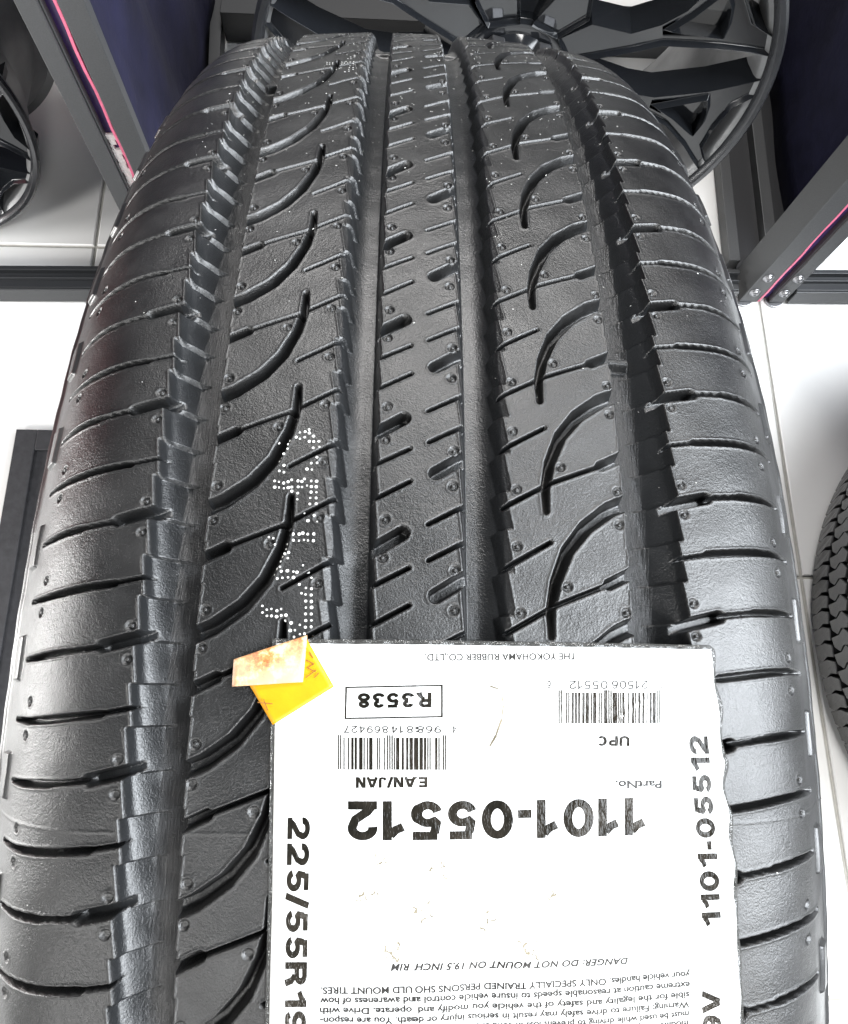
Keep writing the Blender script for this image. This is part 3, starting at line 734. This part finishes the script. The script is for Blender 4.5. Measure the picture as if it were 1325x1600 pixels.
# scuffs and small tears in the sheet
m = simple("torn_paper_fibre", (.17, .15, .11), .8, 0, .2, 300, .3)
scuff = MB()
def scuff_line(pts, wd):
    for (a, b_) in zip(pts[:-1], pts[1:]):
        dx, dt = b_[0] - a[0], (b_[1] - a[1]) * 365; L = math.hypot(dx, dt) or 1; nx, nt_ = -dt / L * wd, dx / L * wd / 365
        q = [(a[0] - nx, a[1] - nt_), (b_[0] - nx * .6, b_[1] - nt_ * .6), (b_[0] + nx * .6, b_[1] + nt_ * .6), (a[0] + nx, a[1] + nt_)]
        scuff.add([P3(x, t, float(lab_off(x, t)) + .06) for x, t in q], [(0, 1, 2, 3)])
scuff_line([(13.6, .2367), (15.0, .2355), (15.8, .2325), (16.1, .2270), (15.7, .2200)], .15)
scuff_line([(15.7, .2200), (14.6, .2120), (13.4, .2066)], .22)
for cx_, ct_ in ((-4, .106), (-3, .109), (13, .121), (20, .112), (21, .109), (-9, .134), (5, .149), (-6, .152), (24, .135), (1, .128)):
    for k in range(5):
        s0 = cx_ + rng.gauss(0, .9); t0 = ct_ + rng.gauss(0, .0022); a = rng.uniform(0, 6.3); L = rng.uniform(.2, .8)
        scuff_line([(s0, t0), (s0 + L * math.cos(a), t0 + L * math.sin(a) / 365), (s0 + L * 1.6 * math.cos(a + .4), t0 + 1.6 * L * math.sin(a + .4) / 365)], rng.uniform(.08, .22))
o = scuff.build("paper_scuffs", m, label); o['kind'] = 'stuff'

# ------------------------------------------------------------------ folded yellow tag over the label corner
ytag = empty("yellow_tag", tuple(P3(-24, .24, 1.2)))
tag(ytag, "bright yellow square sticker with one corner folded back, on the white label's top left corner", "sticker")
def patch(name, quad, n, offf, thick, mat):
    (a, b_, c, d) = quad; vs = []; fs = []
    for k in (0, 1):
        for j in range(n + 1):
            for i in range(n + 1):
                u, v = i / n, j / n
                s = (a[0] * (1 - u) + b_[0] * u) * (1 - v) + (d[0] * (1 - u) + c[0] * u) * v
                t = (a[1] * (1 - u) + b_[1] * u) * (1 - v) + (d[1] * (1 - u) + c[1] * u) * v
                vs.append(P3(s, t, offf(u, v) - k * thick))
    m_ = (n + 1) ** 2
    for j in range(n):
        for i in range(n):
            q = j * (n + 1) + i; fs += [(q, q + 1, q + n + 2, q + n + 1), (m_ + q, m_ + q + n + 1, m_ + q + n + 2, m_ + q + 1)]
    rim = list(range(n + 1)) + [j * (n + 1) + n for j in range(1, n + 1)] + [n * (n + 1) + i for i in range(n - 1, -1, -1)] + [j * (n + 1) for j in range(n - 1, 0, -1)]
    for p, q in zip(rim, rim[1:] + rim[:1]): fs.append((q, p, m_ + p, m_ + q))
    return link_mesh(name, mesh_from(name, vs, fs), mat, ytag, True)
patch("yellow_face", [(-21.3, .2612), (-15.5, .2357), (-26.6, .2164), (-32.3, .2395)], 14, lambda u, v: .95 + .25 * u * (1 - v) + .15 * math.sin(5 * u + 3 * v), .12, MAT['yellow'])
m, nt, b = new_mat("faded_orange_backing")
nn = noise(nt, 420, 5, .75); r = ramp(nt, nn.outputs[0], [(.40, (.52, .37, .23)), (.50, (.42, .18, .05)), (.62, (.22, .045, .006))])
n2 = noise(nt, 60, 3, .6); r2 = ramp(nt, n2.outputs[0], [(.35, g3(0)), (.65, g3(1))])
mx = N(nt, 'ShaderNodeMix', data_type='RGBA'); nt.links.new(r2.outputs[0], mx.inputs[0]); mx.inputs[6].default_value = (.52, .38, .25, 1); nt.links.new(r.outputs[0], mx.inputs[7])
nt.links.new(mx.outputs[2], b.inputs['Base Color']); b.inputs['Roughness'].default_value = .5
patch("folded_flap", [(-34.6, .2490), (-20.9, .2617), (-21.3, .2378), (-34.4, .2352)], 14, lambda u, v: 1.45 + .5 * (1 - u) * (v - .2) + .18 * math.sin(4 * u + 2 * v), .12, m)
# pencilled strokes on the yellow face
pen = MB()
def pen_line(pts, wd):
    for (a, b_) in zip(pts[:-1], pts[1:]):
        dx, dt = b_[0] - a[0], (b_[1] - a[1]) * 365; L = math.hypot(dx, dt) or 1; nx, nq = -dt / L * wd, dx / L * wd / 365
        q = [(a[0] - nx, a[1] - nq), (b_[0] - nx, b_[1] - nq), (b_[0] + nx, b_[1] + nq), (a[0] + nx, a[1] + nq)]
        pen.add([P3(x, t, 1.36) for x, t in q], [(0, 1, 2, 3)])
for pts in ([(-20.3, .2530), (-19.6, .2500)], [(-20.9, .2490), (-19.4, .2470)], [(-19.4, .2470), (-20.6, .2450)], [(-20.6, .2450), (-19.0, .2430)],
            [(-20.8, .2400), (-18.9, .2440)], [(-19.2, .2400), (-18.4, .2425)], [(-28.5, .2290), (-27.6, .2235)], [(-29.6, .2275), (-26.8, .2268)]):
    pen_line(pts, .09)
pen.build("pencil_marks", simple("pencil_mark", (.16, .06, .003), .7), ytag)

# ------------------------------------------------------------------ floor of pale square tiles
m, nt, b = new_mat("grout")
nn = noise(nt, 60, 4, .6); r = ramp(nt, nn.outputs[0], [(.3, (.34, .33, .30)), (.7, (.46, .45, .42))]); nt.links.new(r.outputs[0], b.inputs['Base Color']); b.inputs['Roughness'].default_value = .85
MAT['grout'] = m
m, nt, b = new_mat("glazed_floor_tile")
oi = N(nt, 'ShaderNodeObjectInfo'); nn = noise(nt, 3.5, 6, .62)
r = ramp(nt, nn.outputs[0], [(.30, (.75, .745, .73)), (.55, (.81, .805, .79)), (.8, (.72, .715, .695))])
hs = N(nt, 'ShaderNodeHueSaturation'); mr = N(nt, 'ShaderNodeMapRange'); mr.inputs[3].default_value = .96; mr.inputs[4].default_value = 1.03
nt.links.new(oi.outputs['Random'], mr.inputs[0]); nt.links.new(mr.outputs[0], hs.inputs['Value']); nt.links.new(r.outputs[0], hs.inputs['Color'])
nt.links.new(hs.outputs[0], b.inputs['Base Color']); b.inputs['Roughness'].default_value = .28
n2 = noise(nt, 18, 4, .6); bump(nt, b, n2.outputs[0], .15, .001)
MAT['tile'] = m
fl = MB(); fl.add([(-9, -9, -.0035), (9, -9, -.0035), (9, 9, -.0035), (-9, 9, -.0035)], [(0, 1, 2, 3)])
floor = fl.build("floor", MAT['grout']); tag(floor, "pale glazed showroom tiles with thin grey joints", kind='structure')
TS = .4395
bm = bmesh.new(); bmesh.ops.create_cube(bm, size=1.0)
for v in bm.verts: v.co.x *= TS - .0045; v.co.y *= TS - .0045; v.co.z = (v.co.z - .5) * .01
bmesh.ops.bevel(bm, geom=[e for e in bm.edges if e.verts[0].co.z > -.001 and e.verts[1].co.z > -.001], offset=.0012, segments=1, affect='EDGES')
tile_me = bpy.data.meshes.new("tile"); bm.to_mesh(tile_me); bm.free(); tile_me.materials.append(MAT['tile'])
ya = .013; ca, sa = math.cos(ya), math.sin(ya)
for i in range(-7, 8):
    for j in range(-7, 7):
        lx, ly = (i + .5) * TS, (j + .5) * TS
        o = bpy.data.objects.new("tile", tile_me); COL.objects.link(o); o.parent = floor
        o.location = (-.403 + lx * ca - ly * sa, .591 + lx * sa + ly * ca, rng.uniform(-.0002, .0002)); o.rotation_euler = (0, 0, ya)

# ------------------------------------------------------------------ display rack behind the tyre
rack = empty("display_rack", (.1, .53, 0))
tag(rack, "grey metal display rack with navy fabric sides and pink edge strips, behind the big tyre", "rack")
def ry(x): return .506 + (x + .518) * .0296
def rail(x0, x1, name="base_rail"):
    a, c = ry(x0), ry(x1)
    q = MB(); q.hexa([(x0, a, .004), (x1, c, .004), (x1, c + .026, .004), (x0, a + .026, .004)], [(x0, a, .030), (x1, c, .030), (x1, c + .026, .030), (x0, a + .026, .030)])
    q.hexa([(x0, a + .010, .0302), (x1, c + .010, .0302), (x1, c + .014, .0302), (x0, a + .014, .0302)], [(x0, a + .011, .0345), (x1, c + .011, .0345), (x1, c + .013, .0345), (x0, a + .013, .0345)])
    q.hexa([(x0, a + .020, .0302), (x1, c + .020, .0302), (x1, c + .026, .0302), (x0, a + .026, .0302)], [(x0, a + .020, .038), (x1, c + .020, .038), (x1, c + .026, .038), (x0, a + .026, .038)])
    o = q.build(name, MAT['dark_metal'], rack, .0008)
    q = MB(); q.hexa([(x0, a - .003, .003), (x1, c - .003, .003), (x1, c - .0005, .003), (x0, a - .0005, .003)], [(x0, a - .003, .029), (x1, c - .003, .029), (x1, c - .0005, .029), (x0, a - .0005, .029)])
    q.build("rail_face", MAT['grey_metal'], o, .0006)
rail(-1.5, -.302); rail(-.248, .436); rail(.512, 1.6)
q = MB(); q.box(-.26, .50, .94, .985, .004, .05); q.build("rear_rail", MAT['dark_metal'], rack, .001)
q = MB(); q.box(-1.5, -.30, .99, 1.03, .004, .05); q.build("rear_rail", MAT['dark_metal'], rack, .001)
q = MB(); q.box(.53, 1.6, 1.02, 1.06, .004, .05); q.build("rear_rail", MAT['dark_metal'], rack, .001)

def upright(xa, w, y, lean, chan, strip_side, taped, deep=.046):
    """xa left edge at the floor; chan = (from, to) of the recessed channel across the face"""
    H = 1.25
    def seg(q, a, b_, y0, y1, z0=.004, z1=H):
        q.hexa([(xa + a + lean * z0, y + y0, z0), (xa + b_ + lean * z0, y + y0, z0), (xa + b_ + lean * z0, y + y1, z0), (xa + a + lean * z0, y + y1, z0)],
               [(xa + a + lean * z1, y + y0, z1), (xa + b_ + lean * z1, y + y0, z1), (xa + b_ + lean * z1, y + y1, z1), (xa + a + lean * z1, y + y1, z1)])
    q = MB(); seg(q, 0, chan[0], 0, deep); seg(q, chan[1], w, 0, deep); seg(q, chan[0] + .0003, chan[1] - .0003, .012, max(deep, .014))
    up = q.build("upright", MAT['grey_metal'], rack, .0009)
    q = MB(); seg(q, chan[0] + .0006, chan[1] - .0006, .0085, .0118)
    q.build("channel_insert", MAT['purple'], up)
    # the edge strip wanders a little: built as short lengths
    q = MB(); n = 60; x0 = chan[0] if strip_side < 0 else chan[1] - .0032
    if strip_side < 0: x0 += .0008
    pts = []
    for k in range(n + 1):
        z = .004 + (H - .004) * k / n; x = xa + x0 + lean * z + .0007 * math.sin(k * 1.7) + .0005 * math.sin(k * .6)
        pts.append((x, z))
    for (x, z), (x2, z2) in zip(pts[:-1], pts[1:]):
        q.hexa([(x, y + .001, z), (x + .0026, y + .001, z), (x + .0026, y + .0083, z), (x, y + .0083, z)],
               [(x2, y + .001, z2), (x2 + .0026, y + .001, z2), (x2 + .0026, y + .0083, z2), (x2, y + .0083, z2)])
    q.build("edge_strip", MAT['pink'], up)
    q = MB(); xx = chan[1] - .0016 if strip_side < 0 else chan[0] + .0008
    seg(q, xx, xx + .0012, .002, .0083, .02, H); q.build("edge_bead", MAT['grey_metal'], up)
    if taped:
        q = MB()
        for k in range(26):
            z = .12 + k * .0062; a = chan[0] + .0015 + rng.uniform(0, .0015); b_ = chan[1] - .005 + rng.uniform(-.0015, .001)
            if z > .26 and rng.random() < .5: b_ -= .004
            q.hexa([(xa + a, y + .0055, z), (xa + b_, y + .0055, z), (xa + b_, y + .0082, z), (xa + a, y + .0082, z)], [(xa + a, y + .0052, z + .006), (xa + b_, y + .0056, z + .006), (xa + b_, y + .0082, z + .006), (xa + a, y + .0082, z + .006)])
        q.build("peeling_tape", MAT['white_tape'], up)
    return up
upL = upright(-.302, .054, .508, 0, (.018, .033), 1, True, .011)
upR = upright(.446, .060, .534, .058, (.0245, .041), -1, False)
def bolt(x, y, z, parent, r=.0055):
    q = MB(); prev = None; n = 16; vs = []; fs = []
    prof = ((1.25, 0), (1.25, -.0008), (1.0, -.0009), (.93, -.0026), (.7, -.0040), (.35, -.0047), (.30, -.0034), (0.01, -.0034))
    for k, (rr, d) in enumerate(prof):
        for i in range(n): vs.append((x + r * rr * math.cos(2 * math.pi * i / n), y + d, z + r * rr * math.sin(2 * math.pi * i / n)))
    for k in range(len(prof) - 1):
        for i in range(n): fs.append((k * n + i, k * n + (i + 1) % n, (k + 1) * n + (i + 1) % n, (k + 1) * n + i))
    q.add(vs, fs); q.build("bolt", MAT['bolt'], parent, smooth=True)
for x, z in ((.460, .059), (.4575, .027), (.4985, .059), (.4965, .027)): bolt(x, .5338, z, upR)
for x, z in ((-.293, .059), (-.293, .027), (-.256, .059), (-.256, .027)): bolt(x, .5078, z, upL)
for x in (.4535, .495): 
    q = MB(); q.rod((x, .540, .0), (x, .540, .0038), .012, 20); q.build("levelling_foot", MAT['bolt'], rack, .0006)

# side panels: folded sheet with soft waves, standing on a double-flanged floor rail
def fabric(xf, xb, y0, y1, thick):
    nx, nz = 44, 30; vs = []; fs = []
    for k in (0, 1):
        for j in range(nz + 1):
            for i in range(nx + 1):
                u = i / nx; z = .012 + 1.25 * (j / nz)
                x = xf + (xb - xf) * u + .006 * math.sin(u * 9 + j * .12) + .004 * math.sin(u * 21 + 1 + j * .2) * (1 - .2 * u)
                vs.append((x + (thick if k else 0), y0 + (y1 - y0) * u, z))
    n = (nx + 1) * (nz + 1)
    for j in range(nz):
        for i in range(nx):
            a = j * (nx + 1) + i; fs += [(a, a + 1, a + nx + 2, a + nx + 1), (n + a, n + a + nx + 1, n + a + nx + 2, n + a + 1)]
    rim = list(range(nx + 1)) + [j * (nx + 1) + nx for j in range(1, nz + 1)] + [nz * (nx + 1) + i for i in range(nx - 1, -1, -1)] + [j * (nx + 1) for j in range(nz - 1, 0, -1)]
    for p, q_ in zip(rim, rim[1:] + rim[:1]): fs.append((q_, p, n + p, n + q_))
    o = link_mesh("fabric_panel", mesh_from("fabric_panel", vs, fs), MAT['navy'], rack, True)
    return o
fabric(.514, .540, .60, 1.45, .012)
fabric(-.262, -.285, .5205, 1.04, -.012)
q = MB()
for a, b_, za in ((.432, .447, .022), (.484, .500, .022)):
    q.hexa([(a, .585, .002), (b_, .585, .002), (b_ + .02, 1.4, .002), (a + .02, 1.4, .002)], [(a, .585, za), (b_, .585, za), (b_ + .02, 1.4, za), (a + .02, 1.4, za)])
q.hexa([(.470, .572, .002), (.500, .572, .002), (.500, .600, .002), (.470, .600, .002)], [(.470, .572, .0225), (.500, .572, .0225), (.500, .600, .0225), (.470, .600, .0225)])
q.build("side_rail", MAT['grey_metal'], rack, .0008)
q = MB(); q.hexa([(.4475, .575, .001), (.4835, .575, .001), (.5035, 1.4, .001), (.4675, 1.4, .001)], [(.4475, .575, .006), (.4835, .575, .006), (.5035, 1.4, .006), (.4675, 1.4, .006)])
q.hexa([(.5005, .585, .001), (.530, .585, .001), (.552, 1.4, .001), (.5205, 1.4, .001)], [(.5005, .585, .012), (.530, .585, .012), (.552, 1.4, .012), (.5205, 1.4, .012)])
q.build("rail_gap", MAT['black'], rack)
q = MB(); q.hexa([(-.256, .56, .002), (-.240, .56, .002), (-.268, 1.04, .002), (-.284, 1.04, .002)], [(-.256, .56, .03), (-.240, .56, .03), (-.268, 1.04, .03), (-.284, 1.04, .03)])
q.build("side_rail", MAT['dark_metal'], rack, .0008)
q = MB(); q.box(-1.52, -1.505, .45, 1.3, .06, .9); q.build("red_tint_panel", simple("red_panel", (.34, .010, .016), .4), rack, .001)  # unseen red panel, added to reflect a red tint onto the tyre's left shoulder
# dark backing that closes the outer bays higher up
q = MB(); q.box(-1.5, -.31, 1.04, 1.05, .35, 1.25); q.build("back_panel", MAT['navy'], rack)
q = MB(); q.box(.56, 1.6, 1.065, 1.075, .06, 1.25); q.build("back_panel", MAT['navy'], rack)

# ------------------------------------------------------------------ alloy wheels standing in the rack
def lathe_ring(name, cx, cy, cz, prof, mat, parent, n=120, closed=True):
    vs = []; fs = []; k = len(prof)
    for i in range(n):
        t = 2 * math.pi * i / n
        for r, d in prof: vs.append((cx + r * math.cos(t) / 1000, cy + d / 1000, cz + r * math.sin(t) / 1000))
    for i in range(n):
        j = (i + 1) % n
        for a in range(k if closed else k - 1):
            c = (a + 1) % k; fs.append((i * k + a, j * k + a, j * k + c, i * k + c))
    me = mesh_from(name, vs, fs)
    bm = bmesh.new(); bm.from_mesh(me); bmesh.ops.recalc_face_normals(bm, faces=bm.faces); bm.to_mesh(me); bm.free()
    o = link_mesh(name, me, mat, parent, True)
    m_ = o.modifiers.new("edges", 'EDGE_SPLIT'); m_.split_angle = .7
    return o
NODE = {'S0': (58, 5), 'T0': (60, 35.6), 'S1': (101, 10), 'T1': (97, 34.5), 'S2': (125, 11.5), 'T2': (125, 21.5), 'S3': (150, 11.8), 'T3': (152, 20.8), 'M3': (159, 16.8),
        'A1': (200, 7.2), 'A2': (228, 4.8), 'R1': (252, 2.8), 'R2': (252, 7), 'R3': (231, 12), 'R4': (226, 19), 'R5': (230, 26), 'R6': (247, 29.8), 'R7': (252, 33), 'E3': (232, 30.8), 'E2': (210, 27.5), 'E1': (177, 22.6),
        'Q1': (203, 10.2), 'Q2': (208, 13.5), 'Q3': (212, 18.5), 'Q4': (211, 23.3), 'Q5': (205, 22.8), 'Q6': (180, 19.4)}
FACES = ["S0 S1 T1 T0", "S1 S2 T2 T1", "S2 S3 T3 T2", "S3 M3 T3", "S3 A1 Q1 M3", "A1 A2 Q2 Q1", "A2 R1 R2 R3 Q2", "Q2 R3 R4 Q3", "Q3 R4 R5 Q4", "Q4 R5 R6 R7 E3", "Q5 Q4 E3 E2", "Q6 Q5 E2 E1", "M3 Q6 E1 T3"]
POCKET = "M3 Q1 Q2 Q3 Q4 Q5 Q6".split()
def front_d(r): return float(np.interp(r, [55, 85, 125, 200, 240, 256], [34, 27, 17, 8, 5, 3]))
def spoke_mesh(cx, cy, cz, base, sgn, K, name="spoke"):
    bm = bmesh.new()
    def pos(nm, d):
        r, a = NODE[nm]; t = math.radians(base + sgn * a)
        return (cx + K * r * math.cos(t) / 1000, cy + K * (front_d(r) + d) / 1000, cz + K * r * math.sin(t) / 1000)
    fv = {n_: bm.verts.new(pos(n_, 0)) for n_ in NODE}
    for f in FACES: bm.faces.new([fv[n_] for n_ in f.split()])
    bm.normal_update()
    ext = bmesh.ops.extrude_face_region(bm, geom=list(bm.faces))
    nv = [g for g in ext['geom'] if isinstance(g, bmesh.types.BMVert)]
    for v in nv: v.co.y += .034 * K
    # thin raised ridges along the edges: the faces between them are dished
    front = [f for f in bm.faces if all(v not in nv for v in f.verts) and abs(f.normal.y) > .5]
    ins = bmesh.ops.inset_region(bm, faces=front, thickness=.0028 * K, depth=0, use_even_offset=True)
    inner = {v for f in front for v in f.verts}
    for v in inner: v.co.y += .0055 * K
    pv = [bm.verts.new(pos(n_, 17)) for n_ in POCKET]
    bm.faces.new(pv)
    bmesh.ops.recalc_face_normals(bm, faces=bm.faces)
    me = bpy.data.meshes.new(name); bm.to_mesh(me); bm.free(); return me
def alloy_wheel(c, K, axes, label_):
    w = empty("alloy_wheel", (c[0], c[1], 0)); tag(w, label_, "wheel", "bare alloy wheels standing in the rack")
    prof = [(257, 9), (257, 1), (254.5, -1.5), (251, -1.5), (248.5, 1), (247, 6), (243, 9), (241, 14), (238, 30), (236, 60), (229, 74), (224, 120), (224, 165), (238, 182), (244, 190), (255, 192), (255, 199), (240, 198), (228, 175), (227, 78), (236, 66), (243, 30), (250, 14)]
    lathe_ring("rim_barrel", c[0], c[1], c[2], [(r * K, d * K) for r, d in prof], MAT['barrel'], w)
    lathe_ring("rim_lip", c[0], c[1], c[2], [(r * K, d * K) for r, d in ((257.6, 6), (257.8, 0), (255, -2.6), (250.6, -2.6), (247.6, .6), (246, 5.6), (250, 4.5))], MAT['lip'], w)
    lathe_ring("hub", c[0], c[1], c[2], [(r * K, d * K) for r, d in ((63, 46), (62, 38), (58, 35), (52, 35), (46, 36), (33, 24), (31, 21), (0.5, 20), (.5, 70), (80, 75), (93, 60))], MAT['wheel'], w, 90)
    for al in axes:
        for sgn in (1, -1):
            o = link_mesh("spoke", spoke_mesh(c[0], c[1], c[2], al, sgn, K), MAT['wheel'], w, True)
            bv = o.modifiers.new("bevel", 'BEVEL'); bv.width = .0015 * K; bv.segments = 3; bv.limit_method = 'ANGLE'; bv.angle_limit = .5; bv.harden_normals = True
        # bolt seat between the spokes
        t = math.radians(al); q = MB()
        p = Vector((c[0] + .040 * K * math.cos(t + .63), 0, c[2] + .040 * K * math.sin(t + .63)))
        q.rod((p.x, c[1] + .020 * K, p.z), (p.x, c[1] + .034 * K, p.z), .012 * K, 6); q.build("lug_nut", MAT['bolt'], w, .001)
    return w
alloy_wheel((.105, .594, .2585), 1.0, [11 + 72 * k for k in range(5)], "large satin black multi-spoke alloy wheel standing directly behind the big tyre")
alloy_wheel((-.619, .595, .2215), .2195 / .2575, [-25 + 72 * k for k in range(5)], "smaller black alloy wheel at the far left edge, left of the rack upright")

# ------------------------------------------------------------------ black board lying on the floor at the left
bd = empty("floor_board", (-.3, 0, 0)); tag(bd, "flat black board with a recessed middle, lying on the floor left of the tyre", "board")
q = MB(); q.box(-.457, -.432, -.8, .326, .001, .012); q.box(-.432, -.14, .300, .326, .001, .012); q.box(-.14, -.115, -.8, .326, .001, .012)
q.build("border", MAT['mat'], bd, .001)
q = MB(); q.box(-.4318, -.1402, -.8, .2998, .001, .008); q.build("middle_sheet", MAT['mat'], bd)

# ------------------------------------------------------------------ second tyre lying flat on the floor at the right edge
at = empty("flat_lying_tyre", (.845, .08, 0)); tag(at, "chunky all-terrain tyre lying flat on the tiles at the right edge", "tyre")
def lathe_z(name, cx, cy, prof, mat, parent, n=120):
    vs = []; fs = []; k = len(prof)
    for i in range(n):
        t = 2 * math.pi * i / n
        for r, z in prof: vs.append((cx + r * math.cos(t), cy + r * math.sin(t), z))
    for i in range(n):
        j = (i + 1) % n
        for a in range(k):
            c = (a + 1) % k; fs.append((i * k + a, j * k + a, j * k + c, i * k + c))
    me = mesh_from(name, vs, fs); bm = bmesh.new(); bm.from_mesh(me); bmesh.ops.recalc_face_normals(bm, faces=bm.faces); bm.to_mesh(me); bm.free()
    return link_mesh(name, me, mat, parent, True)
lathe_z("casing", .845, .08, [(.225, .03), (.24, .012), (.29, .003), (.33, .012), (.350, .030), (.358, .045), (.361, .09), (.362, .13), (.361, .17), (.358, .215), (.350, .232), (.33, .250), (.29, .258), (.24, .249), (.225, .232), (.225, .2), (.30, .2), (.34, .13), (.30, .06), (.225, .06)], MAT['black'], at)
def block_mesh(shape, z0, bend):
    """shape: polygon in (arc mm, height mm); bend = inward lean (mm) per mm of height"""
    bm = bmesh.new(); n = len(shape); rr = 0.3705
    cx = sum(p[0] for p in shape) / n; cz_ = sum(p[1] for p in shape) / n
    shape = [(cx + (a - cx) * .84 + .8 * math.sin(a + h), cz_ + (h - cz_) * 1.12) for a, h in shape]
    def pos(a, h, r, k=1.0):
        a = cx + (a - cx) * k; h = cz_ + (h - cz_) * k; t = a / 1000 / rr; r2 = r - bend(z0 + h)
        return (r2 * math.cos(t), r2 * math.sin(t), (z0 + h) / 1000)
    outer = [bm.verts.new(pos(a, h, rr, .955)) for a, h in shape]; mid = [bm.verts.new(pos(a, h, rr - .001)) for a, h in shape]; inn = [bm.verts.new(pos(a, h, rr - .012)) for a, h in shape]
    bm.faces.new(outer)
    for i in range(n):
        j = (i + 1) % n; bm.faces.new((outer[i], outer[j], mid[j], mid[i])); bm.faces.new((mid[i], mid[j], inn[j], inn[i]))
    bmesh.ops.recalc_face_normals(bm, faces=bm.faces)
    me = bpy.data.meshes.new("tread_block"); bm.to_mesh(me); bm.free(); me.materials.append(MAT['rubber_far']); return me
def bend(h): return max(0, abs(h - 130) - 78) ** 1.5 * .00002
SH = [([(0, 0), (17, -1), (21, 12), (17, 26), (19, 37), (3, 38), (-2, 24)], 14),
      ([(4, 0), (16, 3), (24, 12), (15, 19), (17, 30), (5, 33), (-5, 22), (2, 14)], 57),
      ([(0, 2), (10, -2), (21, 6), (17, 18), (23, 28), (9, 33), (-3, 26), (4, 14)], 96),
      ([(4, 0), (16, 3), (24, 12), (15, 19), (17, 30), (5, 33), (-5, 22), (2, 14)], 135),
      ([(0, 2), (10, -2), (21, 6), (17, 18), (23, 28), (9, 33), (-3, 26), (4, 14)], 174),
      ([(0, 0), (17, -1), (21, 12), (17, 26), (19, 34), (3, 35), (-2, 24)], 211)]
NB = 50; cnt = 0; PA = math.radians(2.8)
for row, (shp, z0) in enumerate(SH):
    me = block_mesh(shp, z0, bend)
    for i in range(2, NB):
        a = math.pi + (i - NB / 2) * 2 * math.pi / (2 * NB) * 2 if False else 2 * math.pi * i / 90 + math.pi / 2 - .0
        a = math.radians(110) + i * PA + row * .028
        o = bpy.data.objects.new("tread_block", me); COL.objects.link(o); o.parent = at; o.rotation_euler = (0, 0, a); cnt += 1
        o.scale = (1, 1, 1)
# the hidden far half of the tread in one piece
bm = bmesh.new()
for row, (shp, z0) in enumerate(SH):
    src = block_mesh(shp, z0, bend)
    for i in range(NB, 129):
        a = math.radians(110) + i * PA + row * .028
        n0 = len(bm.verts); bm.from_mesh(src)
        bm.verts.ensure_lookup_table(); M_ = Matrix.Rotation(a, 4, 'Z')
        for v in bm.verts[n0:]: v.co = M_ @ v.co
me = bpy.data.meshes.new("tread_blocks"); bm.to_mesh(me); bm.free()
o = bpy.data.objects.new("tread_blocks", me); COL.objects.link(o); me.materials.append(MAT['rubber_far']); o.parent = at; o['kind'] = 'stuff'
q = MB()
for i in range(16):
    t = 2 * math.pi * i / 16; q.rod((.845 + .33 * math.cos(t), .08 + .33 * math.sin(t), .2525), (.845 + .26 * math.cos(t + .1), .08 + .26 * math.sin(t + .1), .2555), .0025, 6)
q.build("sidewall_ribs", MAT['rubber_far'], at)
